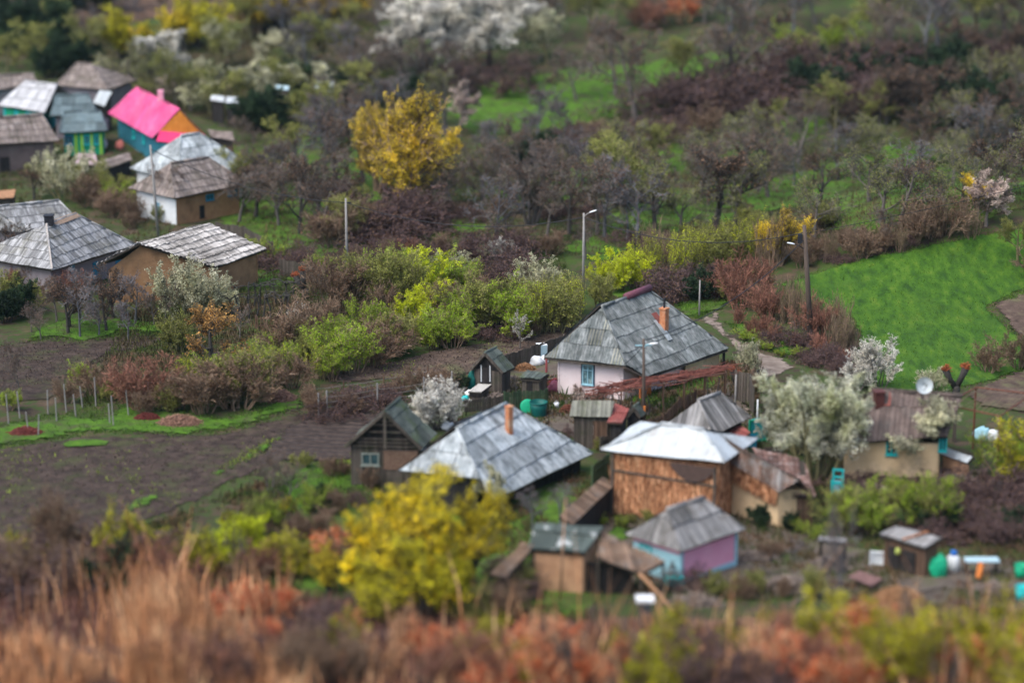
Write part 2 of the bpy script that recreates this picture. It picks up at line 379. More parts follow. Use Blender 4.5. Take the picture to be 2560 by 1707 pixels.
UPR = [(8, 30, .5, 5, .08, .12, .2), (6, 30, .5, 3, .12, .12, .15), (6, 35, .45, 2, .18, .08, .1), (0, 0, 0, 2, .2, .05, 0)]
WHIP = [(7, 14, .6, 4, .05, .22, .12), (4, 14, .55, 3, .07, .2, .2), (0, 0, 0, 2, .08, .15, 0)]
BRAM = [(6, 60, .6, 5, .35, -.10, .1), (5, 55, .6, 4, .35, -.1, .1), (5, 50, .5, 3, .35, -.04, .1), (0, 0, 0, 2, .3, 0, 0)]
def K(levels, L, R, rmin, leaf_n=0, leaf_s=.1, leaf_sp=.15, thick=1, **kw): return dict(levels=levels, L=L, R=R, rmin=rmin, leaf_n=leaf_n, leaf_s=leaf_s, leaf_sp=leaf_sp, thick=thick, **kw)
wd = lambda n, c, v=.35: mat(n, [tuple(x * (1 - v) for x in c), tuple(x * (1 + v) for x in c)], scale=9, rough=.95, bump=0, tone=.35, rnd=.18)
def lf(n, c1, c2, tl=.38, **k):
    m = mat(n, [c1, c2], scale=2.2, rough=.8, bump=0, tone=.45, rnd=.15, pos=[.35, .65], **k); nt = m.node_tree; N = nt.nodes; b = N['Principled BSDF']
    t = N.new('ShaderNodeBsdfTranslucent'); x = N.new('ShaderNodeMixShader'); x.inputs[0].default_value = tl; src = b.inputs['Base Color'].links[0].from_socket
    nt.links.new(src, t.inputs[0]); nt.links.new(b.outputs[0], x.inputs[1]); nt.links.new(t.outputs[0], x.inputs[2]); nt.links.new(x.outputs[0], N['Material Output'].inputs['Surface']); return m
W_GREY = wd('grey_bark', (.13, .113, .10)); W_DARK = wd('dark_bark', (.055, .05, .045)); W_BROWN = wd('brown_bark', (.20, .14, .095)); W_RED = wd('reddish_twigs', (.25, .115, .08))
W_OLIVE = wd('olive_bark', (.16, .145, .07)); W_PUR = wd('purple_brown_twigs', (.095, .062, .062)); W_BLUE = wd('blue_grey_bark', (.13, .13, .14)); W_TAN = wd('tan_stems', (.62, .36, .20))
L_YEL = lf('golden_leaves', (.88, .66, .015), (.98, .84, .04)); L_LIME = lf('lime_leaves', (.42, .48, .012), (.66, .70, .03)); L_GRN = lf('fresh_green_leaves', (.20, .32, .02), (.42, .54, .04))
L_OLI = lf('olive_buds', (.20, .22, .05), (.36, .36, .09)); L_WHI = lf('white_blossom', (.60, .56, .46), (.85, .82, .76)); L_CRM = lf('cream_blossom', (.42, .42, .24), (.72, .68, .5)); L_DRK = lf('dark_green_leaves', (.018, .035, .02), (.045, .08, .03))
L_RED = lf('rust_leaves', (.48, .07, .03), (.66, .20, .06)); L_ORG = lf('orange_buds', (.33, .17, .05), (.5, .3, .1)); L_PNK = lf('pinkish_blossom', (.38, .28, .24), (.62, .52, .44)); L_YG = lf('mossy_yellow_leaves', (.26, .26, .012), (.62, .58, .02))
L_YLM = lf('lemon_green_leaves', (.70, .64, .015), (.92, .84, .04)); L_CRW = lf('creamy_white_blossom', (.38, .41, .16), (.96, .94, .84)); L_BRN = lf('brown_buds', (.14, .08, .05), (.26, .15, .09)); L_GLD = lf('old_gold_leaves', (.72, .50, .03), (.92, .72, .06))
KIND = {
 'bare': (K(TREE, 3.6, .13, .012, 1, .08, .12, 1), W_GREY, L_BRN, 4), 'bareblue': (K(TREE, 3.4, .11, .012, 1, .07, .1, 1), W_BLUE, L_BRN, 3), 'baredark': (K(TREE, 2.8, .14, .013, 1, .08, .12, 1), W_DARK, L_BRN, 3),
 'orchard': (K(TREE, 3.0, .13, .012, 2, .06, .15, 1), W_GREY, L_OLI, 4), 'olive': (K(TREE, 3.0, .12, .011, 5, .06, .18, 1), W_OLIVE, L_OLI, 4), 'widebare': (K(YEL, 2.8, .10, .009, 1, .05, .1, 1, stems=5, spread=.3, fan=1.3), W_GREY, L_BRN, 2),
 'blossom': (K(TREE, 3.0, .13, .012, 9, .085, .16, 1, leaf_mid=1), W_DARK, L_WHI, 3), 'cream': (K(TREE, 2.8, .13, .012, 8, .075, .16, 1, leaf_mid=1), W_OLIVE, L_CRM, 3), 'pink': (K(TREE, 2.8, .13, .015, 6, .1, .16, 1), W_GREY, L_PNK, 2),
 'sapling': (K(UPR, 2.6, .06, .011, 5, .06, .07, 0), W_GREY, L_WHI, 2), 'blossombush': (K(BUSH, 2.4, .05, .012, 10, .075, .10, 0, stems=9, spread=.5, fan=1.2), W_GREY, L_WHI, 2), 'creambush': (K(BUSH, 2.6, .055, .012, 9, .085, .13, 0, stems=12, spread=.6, fan=1.1), W_OLIVE, L_CRM, 3),
 'yellow': (K(YEL, 2.2, .10, .013, 4, .045, .08, 1, leaf_mid=1, stems=6, spread=.35, fan=1.0), W_DARK, L_YEL, 2), 'yellowlow': (K(YEL, 2.0, .09, .013, 4, .045, .08, 1, leaf_mid=1, stems=6, spread=.5, fan=1.2), W_DARK, L_YLM, 2), 'dome': (K(YEL, 2.2, .09, .013, 8, .045, .11, 1, leaf_mid=1, stems=9, spread=.5, fan=1.3), W_OLIVE, L_CRW, 2), 'gold': (K(YEL, 2.6, .11, .014, 4, .044, .08, 1, leaf_mid=1, stems=6, spread=.35, fan=.8), W_BROWN, L_GLD, 2), 'yellowbush': (K(BUSH, 2.5, .05, .012, 8, .08, .12, 0, stems=9, spread=.4, fan=.8), W_BROWN, L_GLD, 2),
 'lime': (K(BUSH, 2.4, .05, .012, 10, .085, .14, 0, stems=12, spread=.6, fan=.9), W_OLIVE, L_LIME, 3), 'green': (K(BUSH, 2.4, .05, .013, 6, .075, .14, 0, stems=12, spread=.6, fan=.9), W_BROWN, L_GRN, 4), 'olivebush': (K(BUSH, 2.3, .05, .013, 5, .08, .14, 0, stems=13, spread=.6, fan=.9), W_OLIVE, L_OLI, 4),
 'brown': (K(BUSH, 2.3, .045, .014, 2, .07, .1, 0, stems=15, spread=.55, fan=1.0), W_BROWN, L_BRN, 4), 'red': (K(BUSH, 2.3, .045, .014, 1, .07, .1, 0, stems=17, spread=.5, fan=1.1), W_RED, L_BRN, 3), 'whip': (K(WHIP, 2.8, .03, .013, 1, .06, .05, 0, stems=26, spread=.8, fan=.18), W_BROWN, L_OLI, 4),
 'whipgreen': (K(WHIP, 2.8, .03, .012, 5, .07, .1, 0, stems=24, spread=.8, fan=.2), W_OLIVE, L_LIME, 3), 'bramble': (K(BRAM, 1.7, .03, .014, 1, .07, .1, 0, stems=22, spread=1.1, fan=.9), W_PUR, L_BRN, 4), 'dark': (K(BUSH, 2.2, .05, .014, 12, .12, .2, 0, stems=12, spread=.6, fan=.9), W_DARK, L_DRK, 3),
 'greystem': (K(WHIP, 2.6, .045, .026, 1, .08, .1, 0, stems=12, spread=1.0, fan=.7), W_GREY, L_BRN, 2), 'tanstem': (K(WHIP, 2.8, .045, .03, 1, .08, .1, 0, stems=14, spread=.9, fan=.5), W_TAN, L_ORG, 2), 'rust': (K(BUSH, 2.2, .04, .016, 2, .11, .25, 0, stems=9, spread=.7, fan=1.1), W_TAN, L_RED, 3), 'mossy': (K(BUSH, 2.4, .05, .018, 3, .13, .25, 0, stems=9, spread=.6, fan=.9), W_BROWN, L_YG, 3), 'budded': (K(WIDE, 2.4, .17, .016, 3, .1, .12, 1), W_DARK, L_ORG, 1),
}
PROTO = {}
def proto(kind, i):
    k, wood, leaf, n = KIND[kind]; i %= n
    if (kind, i) not in PROTO: PROTO[kind, i] = plant_meshes(kind, 1000 * len(kind) + 17 * i + sum(map(ord, kind)), k, wood, leaf)
    return PROTO[kind, i]
CAT = dict(tanstem='dry stems', greystem='dry stems', bramble='bramble', whip='willow shoots', whipgreen='willow shoots', lime='leafy bush', green='leafy bush', olivebush='leafy bush', brown='twiggy bush', red='twiggy bush', dark='shrub', rust='shrub', mossy='leafy bush', blossombush='blossom bush', creambush='blossom bush', yellowbush='shrub')
NAME = dict(blossombush='blossom_shrub', creambush='blossom_shrub', red='twiggy_shrub', brown='twiggy_shrub', tanstem='dry_stems', greystem='dry_stems', whip='willow_shoots', whipgreen='willow_shoots', lime='leafy_shrub', green='leafy_shrub', olivebush='leafy_shrub', mossy='leafy_shrub', bare='bare_tree', bareblue='bare_tree', baredark='bare_tree', orchard='orchard_tree', olive='budding_tree', widebare='bare_tree', blossom='blossom_tree', cream='blossom_tree', pink='blossom_tree', sapling='blossom_sapling', yellow='yellow_tree', gold='yellow_tree', bramble='bramble_thicket', budded='budding_tree')
RV = random.Random(11); NPL = [0]
def plant(kind, px, py, hpx, label, group=None, wide=1.0, var=None):
    g = G(px, py); s = hpx / pxm(g)
    if py < 620 and hpx < 200: s *= 1.15; wide *= 1.2
    w = s * wide * RV.uniform(.92, 1.08)
    a, b = proto(kind, RV.randrange(9) if var is None else var)
    shrub = kind in CAT; o = thing(NAME.get(kind, 'shrub'), g, label, CAT.get(kind, 'tree'), group)
    o.scale = (w, w, s); o.rotation_euler = (0, 0, RV.uniform(0, 6.28))
    for me, nm in ((a, 'stem' if shrub else 'trunk'), (b, 'foliage' if shrub else 'crown')):
        c = bpy.data.objects.new(nm, me); sc.collection.objects.link(c); c.parent = o
    return o
ORD = ['', 'second', 'third', 'fourth', 'fifth', 'sixth', 'seventh', 'eighth', 'ninth', 'tenth', 'eleventh', 'twelfth', 'thirteenth', 'fourteenth', 'fifteenth', 'sixteenth', 'seventeenth', 'eighteenth']
def row(kinds, x0, y0, x1, y1, n, h, look, where, jx=.45, jy=14, jh=.3, wide=1.0, group=None):
    """n plants strung between two points; each says its rank in its row"""
    kinds = kinds if isinstance(kinds, (list, tuple)) else [kinds]; xs = []
    for i in range(n):
        t = (i + .5 + RV.uniform(-jx, jx)) / n; xs.append((x0 + (x1 - x0) * t, y0 + (y1 - y0) * t + RV.uniform(-jy, jy)))
    xs.sort()
    for i, (x, y) in enumerate(xs):
        rank = 'leftmost' if i == 0 else 'rightmost' if i == n - 1 else ORD[i] + ' from the left'
        plant(kinds[RV.randrange(len(kinds))], x, y, h * RV.uniform(1 - jh, 1 + jh), f'{look}, {rank} {where}', group or f'{look} {where}', wide)

LOOK = dict(rust='rust-red leaved bush', tanstem='pale tan dry stems', greystem='grey bare stems', mossy='yellow-green leaved bush', red='reddish twiggy bush', brown='brown twiggy bush', bramble='purple-brown bramble', lime='lime green bush', dark='dark leafed bush')
def mixed(x0, x1, y, n, h, where, mixf, dy=25, jh=.35, wide=1.0):
    xs = sorted(x0 + (x1 - x0) * (i + RV.uniform(.1, .9)) / n for i in range(n))
    for i, x in enumerate(xs):
        m = mixf(x); k = m[RV.randrange(len(m))]; rank = 'leftmost' if i == 0 else 'rightmost' if i == n - 1 else ORD[i] + ' from the left'
        plant(k, x, y + RV.uniform(-dy, dy), h * RV.uniform(1 - jh, 1 + jh), f'{LOOK[k]}, {rank} {where}', 'mixed wild brush ' + where, wide * (.7 if 'stem' in k else 1))
# ------------------------------------------------------------------ building materials
T_ = dict(tone=.3)
R_MAIN = mat('weathered_grey_sheets', [(.055, .068, .066), (.165, .18, .175), (.33, .345, .34)], scale=2.6, coord='UV', rough=.85, bump=.15, stretch=(1, .45, 1), stain=(.055, .062, .055), stain_scale=.9, stain_amt=.6, **T_)
R_OLD = mat('lichen_grey_sheets', [(.14, .145, .12), (.21, .21, .175), (.27, .265, .22)], scale=1.4, coord='UV', rough=.9, bump=.15, stain=(.08, .095, .045), stain_scale=.8, stain_amt=.6, **T_)
R_LIGHT = mat('pale_grey_sheets', [(.11, .125, .13), (.35, .385, .395), (.56, .59, .60)], scale=2.6, coord='UV', rough=.8, bump=.12, stretch=(1, .5, 1), stain=(.13, .15, .15), stain_scale=1.1, stain_amt=.55, **T_)
R_DARK = mat('dark_mossy_roof', [(.04, .05, .045), (.075, .09, .08), (.12, .135, .12)], scale=1.3, coord='UV', rough=.9, bump=.2, stain=(.05, .075, .02), stain_scale=.8, stain_amt=.6, **T_)
R_WHITE = mat('white_painted_tin', [(.42, .46, .48), (.52, .56, .57)], scale=.5, coord='UV', rough=.5, bump=.05, tone=.14, stain=(.30, .27, .24), stain_scale=1.1, stain_amt=.6, spec=.3)
R_PLANK = mat('silvered_plank_roof', [(.10, .10, .10), (.19, .185, .18), (.34, .33, .32)], scale=2.2, coord='UV', stretch=(1.5, .2, 1), rough=.9, bump=.3, tone=.45, stain=(.07, .06, .045), stain_scale=.8, stain_amt=.6)
R_BROWN = mat('brown_plank_roof', [(.10, .065, .045), (.17, .11, .075), (.24, .17, .12)], scale=1.5, coord='UV', rough=.9, bump=.3, tone=.35, stain=(.12, .13, .13), stain_scale=.8, stain_amt=.5)
R_SHING = mat('grey_shingles', [(.12, .12, .12), (.26, .26, .26), (.42, .42, .42)], scale=1.5, coord='UV', stretch=(1.2, .5, 1), rough=.9, bump=.2, tone=.4, stain=(.12, .11, .07), stain_scale=.5, stain_amt=.6)
R_BRSH = mat('brown_grey_shingles', [(.14, .115, .10), (.22, .18, .16), (.3, .26, .24)], scale=1.5, coord='UV', rough=.9, bump=.2, tone=.35, stain=(.10, .09, .06), stain_scale=.6, stain_amt=.5)
R_PINK = mat('pink_tin_roof', [(.50, .035, .15), (.64, .10, .25)], scale=.6, coord='UV', rough=.6, bump=.05, tone=.12, spec=.3, stain=(.66, .22, .34), stain_scale=.5, stain_amt=.4)
R_MAG = mat('magenta_tin_roof', [(.5, .01, .09), (.62, .02, .13)], scale=.5, coord='UV', rough=.5, bump=.03)
R_TEAL = mat('blue_grey_roof', [(.09, .13, .14), (.15, .20, .21)], scale=1, coord='UV', rough=.8, bump=.1, stain=(.05, .06, .05), stain_scale=.7, stain_amt=.5, **T_)
R_RED = mat('rusty_red_tin', [(.17, .045, .04), (.26, .08, .065)], scale=1.5, coord='UV', rough=.8, bump=.1, stain=(.15, .1, .08), stain_scale=1, stain_amt=.5, tone=.2)
W_DECK = mat('dark_deck_boards', [(.03, .025, .02), (.06, .05, .04)], scale=3, rough=.95)
W_WOOD = mat('old_grey_boards', [(.075, .062, .052), (.13, .108, .09)], scale=3, coord='UV', stretch=(3, .5, 1), rough=.95, bump=.3, planks=.17, planks_dark=.4, stain=(.05, .06, .03), stain_scale=.8, stain_amt=.5)
W_WOODB = mat('brown_boards', [(.10, .06, .04), (.17, .105, .07)], scale=3, coord='UV', stretch=(3, .5, 1), rough=.95, bump=.3, planks=.16, planks_dark=.4)
W_BLACK = mat('black_boards_and_opening_dark', [(.02, .018, .018), (.045, .04, .038)], scale=3, coord='UV', rough=.95, bump=.3, planks=.18, planks_dark=.4)  # black boards; also paints the dark inside doorways and the open gable
W_GREEN = mat('mossy_green_boards', [(.035, .06, .03), (.07, .105, .055)], scale=3, coord='UV', rough=.95, bump=.3, planks=.14, planks_dark=.4)
P_PINKW = mat('pale_pink_plaster', [(.76, .62, .60), (.86, .74, .72)], scale=.8, rough=.9, bump=.12, bscale=14, stain=(.34, .25, .20), stain_scale=.65, stain_amt=.55, pos=[.3, .6])
P_CREAM = mat('cream_plaster', [(.62, .44, .24), (.76, .57, .35)], scale=.8, rough=.95, bump=.15, bscale=12, stain=(.26, .19, .12), stain_scale=.5, stain_amt=.6)
P_WHITE = mat('whitewash', [(.62, .66, .68), (.75, .78, .79)], scale=.8, rough=.9, bump=.1, bscale=12, stain=(.45, .42, .38), stain_scale=.7, stain_amt=.5)
P_CLAY = mat('clay_daub', [(.46, .25, .14), (.62, .37, .22)], scale=1.2, rough=.95, bump=.4, bscale=7, stain=(.2, .11, .07), stain_scale=.9, stain_amt=.6)
P_OCHRE = mat('ochre_plaster', [(.30, .16, .08), (.42, .24, .12)], scale=1.2, rough=.95, bump=.3, bscale=9, stain=(.15, .09, .05), stain_scale=.8, stain_amt=.5)
P_ORANGE = mat('orange_brick_wall', [(.45, .12, .035), (.6, .19, .06)], scale=2, rough=.9, bump=.2)
P_PINK = mat('candy_pink_plaster', [(.80, .32, .43), (.86, .42, .52)], scale=.7, rough=.9, bump=.08, bscale=10)
P_GREYP = mat('grey_violet_plaster', [(.20, .17, .18), (.28, .25, .26)], scale=1, rough=.95, bump=.2, bscale=9)
C_TURQ = flat('turquoise_paint', (.02, .42, .42)); C_LBLUE = flat('light_blue_paint', (.32, .55, .62), v=.12); C_BLUE = flat('blue_paint', (.03, .24, .36)); C_GREEN = flat('drum_green', (.008, .10, .085), v=.15, rough=.45); C_EMER = flat('emerald_paint', (.01, .33, .17), v=.12, rough=.5)
C_WHITE = flat('white_paint', (.72, .74, .74), v=.08); C_PALEB = flat('pale_blue_paint', (.36, .5, .55), v=.12); C_ORANGE = flat('orange_paint', (.62, .2, .05)); C_DARK = flat('dark_iron', (.025, .025, .03)); C_RUST = flat('rust', (.14, .05, .03)); C_REDP = flat('red_brown_paint', (.17, .03, .03))
C_LIMEP = flat('lime_paint', (.3, .6, .05)); C_PINKP = flat('maroon_cloth', (.13, .035, .06)); C_CONC = mat('concrete', [(.22, .21, .2), (.34, .32, .3)], scale=2, rough=.9, bump=.2); C_POLEW = mat('pole_wood', [(.075, .055, .045), (.13, .10, .08)], scale=4, rough=.95, stretch=(4, 4, .4))
C_BRICK = mat('chimney_brick', [(.42, .15, .07), (.58, .25, .12)], scale=5, rough=.9, bump=.3, stain=(.6, .5, .35), stain_scale=1.2, stain_amt=.5); C_STOVE = C_RUST
GLASS = mat('dark_pane', [(.02, .045, .05), (.05, .10, .11)], scale=1.5, rough=.15, bump=0, spec=.6); CURT = mat('curtained_pane', [(.04, .10, .12), (.10, .2, .22), (.4, .5, .48)], scale=4, rough=.3, bump=0, spec=.5)
STALK = mat('maize_stalks', [(.15, .06, .03), (.50, .23, .11), (.80, .46, .25)], scale=2.6, coord='UV', stretch=(1.6, .8, 1), pos=[.38, .5, .62], rough=1, bump=1, tone=.4, stain=(.16, .07, .035), stain_scale=1.1, stain_amt=.5)
STRAW = mat('brown_straw', [(.24, .12, .06), (.42, .24, .12)], scale=3, rough=1, bump=.9, tone=.4)

def tops(mb, top, z0, t=.12):
    """upright walls below a ring of eave points, each with its own height"""
    n = len(top)
    for i in range(n):
        a, b = top[i], top[(i + 1) % n]; d = Vector((b.x - a.x, b.y - a.y, 0))
        if d.length < .1: continue
        nn = Vector((d.y, -d.x, 0)).normalized() * t; c = sum(top, Vector()) / n
        if (a + nn - c).length > (a - nn - c).length: nn = -nn
        q = [Vector((a.x, a.y, z0)), Vector((b.x, b.y, z0))]; q += [q[1] + nn, q[0] + nn]
        d.normalize(); d *= t * .5
        mb.hexa([q[0] , q[1] - d * .02, q[2] - d * .02, q[3], Vector((a.x, a.y, a.z)), Vector((b.x, b.y, b.z)) - d * .02, Vector((b.x, b.y, b.z)) + nn - d * .02, Vector((a.x, a.y, a.z)) + nn])
def hip(name, label, C, D, R1, R2, eh, rh, A=None, B=None, Er=None, depth=6, rmat=None, wmat=None, style='corr', z0=None, over=.4, gable=False, capm=None, cat='house', skip=0, endm=None, sag=0, wall_eh=None, pitch=44):
    """C,D: long eave (left, right); R1,R2: ridge; A: far left corner or Er far right corner; B: hip corner when the long slope runs on below it"""
    S = B or C; p = P(*S, eh); 
    if z0 is None: z0 = H(p.x, p.y)
    ze = z0 + eh; s = P(*S, ze)
    def pt(zr): a_, b_ = P(*R1, zr), P(*R2, zr); v = (b_ - a_).cross(s - a_).normalized(); v = v if v.dot(CAMP - s) > 0 else -v; return math.degrees(math.acos(max(-1, min(1, v.z)))), v
    if pitch:
        best = None
        for q in range(10, 100):
            zz = ze + q * .05; an, dy = pt(zz)
            if best is None or abs(an - pitch) < best[0]: best = (abs(an - pitch), zz)
        zr = best[1]
    else: zr = z0 + rh
    r1 = P(*R1, zr); r2 = P(*R2, zr)
    n = (r2 - r1).cross(s - r1).normalized(); c = onplane(*C, r1, n) if B else s; d = onplane(*D, r1, n); b = s if B else None
    if A: a = P(*A, ze); e = a + (d - s); e.z = ze
    elif Er: e = P(*Er, ze); a = s + (e - d); a.z = ze
    else:
        l = (d - c); l.z = 0; l.normalize(); bk = Vector((-l.y, l.x, 0)); bk = bk if bk.y > 0 else -bk
        a = s + bk * depth; e = d + bk * depth; a.z = e.z = ze
    hipd = abs(n.z)
    o = thing(name, Vector((s.x, s.y, z0)), label, cat)
    m = MB(); roof_face(m, [x for x in (r1, b, c, d, r2) if x is not None], style, skip, sag)
    roof_face(m, [r1, a, e, r2], style)
    if not gable: roof_face(m, [a, s, r1], style if style != 'metal' else 'metal', slabm=1); roof_face(m, [r2, d, e], style)
    rf = m.build('roof', [rmat, W_DECK], o)
    k = MB(); k.smooth = True
    up = UP * .07; ridge(k, r1 + up, r2 + up, .11)
    if not gable: ridge(k, r1 + up, s + up, .07); ridge(k, r2 + up, d + up, .07)
    k.build('ridge_cap', capm or rmat, rf)
    wd_ = [Vector((q.x, q.y, ze - .02)) for q in (a, s, d, e)]
    wt = inset(wd_, over)
    dz = min(ze, d.z) - .03 + over * .35
    for q in wt: q.z = ze - .03 + over * .3
    wt[2].z = dz
    if wall_eh:
        for q in wt: q.z = z0 + wall_eh
    w = MB(); tops(w, wt, z0 - .3); o['zz'] = 0; del o['zz']
    if gable:
        i1 = r1.lerp(r2, over / max(1, (r2 - r1).length)); i2 = r2.lerp(r1, over / max(1, (r2 - r1).length)); i1.z -= .12; i2.z -= .12
        tk = (r2 - r1).normalized() * .1
        w.prism([wt[0] + UP * .003, wt[1] + UP * .003, i1], tk); w.prism([wt[3] + UP * .003, wt[2] + UP * .003, i2], -tk)
    wo = w.build('wall', wmat, o)
    print(f"{name:22s} z0={z0:.2f} rh={zr-z0:.1f} end={(s-a).length:.1f} long={(d-c).length:.1f} ridge={(r2-r1).length:.1f} ang={math.degrees(Vector((s-a).xy).angle(Vector((r2-r1).xy))):.0f} pitch={math.degrees(math.acos(abs(n.z))):.0f} dz_d={d.z-ze:.2f} dz_c={c.z-ze:.2f} y={s.y:.0f}")
    return o, dict(a=a, s=s, c=c, d=d, e=e, r1=r1, r2=r2, w=wt, z0=z0, ze=ze, n=n, wall=wo, roof=rf)
def lean(name, label, FL, FR, BR, BL, zf, zb, rmat, wmat, style='corr', z0=None, over=.12, cat='shed', open_=False, walls=True, skip=0, sag=0, group=None):
    q = P(*FL, zf)
    if z0 is None: z0 = H(q.x, q.y)
    fl = P(*FL, z0 + zf); fr = P(*FR, z0 + zf); bl = P(*BL, z0 + zb); n = (fr - fl).cross(bl - fl).normalized(); br = onplane(*BR, fl, n); pb = fr + bl - fl
    if (br - pb).length > .35 * (bl - fl).length: br = pb
    o = thing(name, Vector((fl.x, fl.y, z0)), label, cat, group); m = MB(); roof_face(m, [fl, fr, br, bl], style, skip, sag); rf = m.build('roof', [rmat, W_DECK], o)
    wt = inset([fl, fr, br, bl], over)
    for p in wt: p.z = fl.z + (p - fl).dot(Vector((-n.x / n.z, -n.y / n.z, 0))) - .12
    if walls:
        w = MB()
        if open_:
            for p in wt: w = MB(); w.beam(Vector((p.x, p.y, z0 - .2)), p, .12, .12, Vector((0, 1, 0))); w.build('post', wmat, o)
        else: tops(w, wt, z0 - .3, .08); w.build('wall', wmat, o)
    return o, dict(w=wt, z0=z0, pts=(fl, fr, br, bl), n=n, roof=rf)
def gable(name, label, FL, FR, F, K, eh, rh, rmat, wmat, gmat=None, style='corr', z0=None, over=.25, cat='shed', group=None, skip=0):
    q = P(*FR, eh)
    if z0 is None: z0 = H(q.x, q.y)
    fl = P(*FL, z0 + eh); fr = P(*FR, z0 + eh); f = P(*F, z0 + rh); k = P(*K, z0 + rh); v = k - f; v.z = 0
    o = thing(name, Vector((fr.x, fr.y, z0)), label, cat, group); m = MB(); roof_face(m, [f, fr, fr + v, k], style, skip); roof_face(m, [f, fl, fl + v, k], style, skip); rf = m.build('roof', [rmat, W_DECK], o)
    kk = MB(); ridge(kk, f + UP * .06, k + UP * .06, .08); kk.build('ridge_cap', rmat, rf)
    wt = inset([fl, fr, fr + v, fl + v], over)
    for p in wt: p.z = z0 + eh + over * .2
    w = MB(); tops(w, wt, z0 - .3, .1); w.build('wall', wmat, o)
    u = v.normalized(); i1 = f + u * over - UP * .15; g = MB(); g.prism([wt[0] + UP * .003, wt[1] + UP * .003, i1], u * .08); i2 = k - u * over - UP * .15; g.prism([wt[3] + UP * .003, wt[2] + UP * .003, i2], -u * .08)
    g.build('gable_wall', gmat or wmat, o)
    bb = MB(); bb.beam(fl, f, .05, .16); bb.beam(fr, f, .05, .16); bb.build('barge_board', W_WOOD, rf)
    print(f"{name:22s} z0={z0:.2f} front={(fr-fl).length:.1f} deep={v.length:.1f} ang={math.degrees(Vector((fr-fl).xy).angle(Vector(v.xy))):.0f}")
    return o, dict(w=wt, z0=z0, f=f, fl=fl, fr=fr, k=k, v=v, roof=rf)
def opening(parent, a, b, px, py, w, h, m, name='doorway', out=.02):  # flat slab on the wall; in black boards it paints a doorway's inner dark
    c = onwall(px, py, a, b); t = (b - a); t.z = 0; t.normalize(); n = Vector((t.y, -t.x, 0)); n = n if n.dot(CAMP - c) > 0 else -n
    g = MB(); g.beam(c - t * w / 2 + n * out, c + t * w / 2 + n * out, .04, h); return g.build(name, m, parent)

# ------------------------------------------------------------------ main house
o, h = hip('village_house', 'main pale pink plastered house with hipped grey corrugated roof and brick chimney', (1616, 942), (1819, 873), (1505, 769), (1622, 727), 2.4, 5.9, A=(1360, 893), B=(1565, 915), rmat=R_MAIN, wmat=P_PINKW, over=.5)
HM = h
me_ = h['roof'].data; me_.materials.append(R_OLD); f_ = np.zeros(len(me_.polygons) * 3, 'f'); me_.polygons.foreach_get('normal', f_); f_ = f_.reshape(-1, 3)
en = (h['s'] - h['a']).cross(h['r1'] - h['a']).normalized(); en = en if en.z > 0 else -en; mi = np.zeros(len(me_.polygons), 'i'); me_.polygons.foreach_get('material_index', mi)
mi[(mi == 0) & ((f_ @ np.array(en)) > .93)] = 2; me_.polygons.foreach_set('material_index', mi)
n = h['n'] if h['n'].z > 0 else -h['n']; tl = (h['r2'] - h['r1']).normalized(); dn = n.cross(tl); dn = dn if dn.z < 0 else -dn
k = MB(); cc = onplane(1660, 822, h['r1'], n); k.box(cc + UP * .35, (.42, .42, 1.9), math.atan2(tl.y, tl.x)); k.box(cc + UP * 1.33, (.5, .5, .1), math.atan2(tl.y, tl.x)); ch = k.build('chimney', C_BRICK, h['roof'])
k = MB(); k.tube([cc + UP * 1.35, cc + UP * 2.0], .07, 8); k.build('chimney_pipe', C_DARK, o)
def on_roof(nm, px0, w, l, mt, par, h_, lift=.1):
    c = onplane(*px0, h_['r1'], n) + n * lift; m = MB(); s = tl * (w / 2); e = dn * (l / 2); m.prism([c - s - e, c + s - e, c + s + e, c - s + e], n * .02); return m.build(nm, mt, par)
on_roof('roof_patch', (1655, 827), .5, 1.6, R_LIGHT, h['roof'], h); on_roof('roof_patch', (1641, 797), .55, .8, R_RED, h['roof'], h)
k = MB(); k.smooth = True; c1 = onplane(1562, 748, h['r1'], n); c2 = onplane(1617, 722, h['r1'], n); k.tube([h['r1'].lerp(h['r2'], .5) + UP * .15, h['r2'] + UP * .18 + tl * .1], .24, 8); k.build('ridge_cap', flat('maroon_ridge_cap', (.14, .05, .07)), h['roof'])
w0, w1, w2 = h['w'][0], h['w'][1], h['w'][2]
window(o, w0, w1, 1470, 936, .72, 1.28, C_LBLUE, CURT, (1, 1), fw=.07); t = (w1 - w0).normalized(); c = onwall(1470, 936, w0, w1); nn = Vector((t.y, -t.x, 0)); nn = nn if nn.dot(CAMP - c) > 0 else -nn
g = MB(); 
for s in (-1, 1): g.beam(c + t * s * .41 - UP * .72 + nn * .02, c + t * s * .41 + UP * .72 + nn * .02, .08, .05, nn); g.beam(c - t * .44 + UP * s * .7 + nn * .025, c + t * .44 + UP * s * .7 + nn * .025, .05, .08)
g.build('window_surround', flat('dark_teal_trim', (.05, .09, .13)), o)
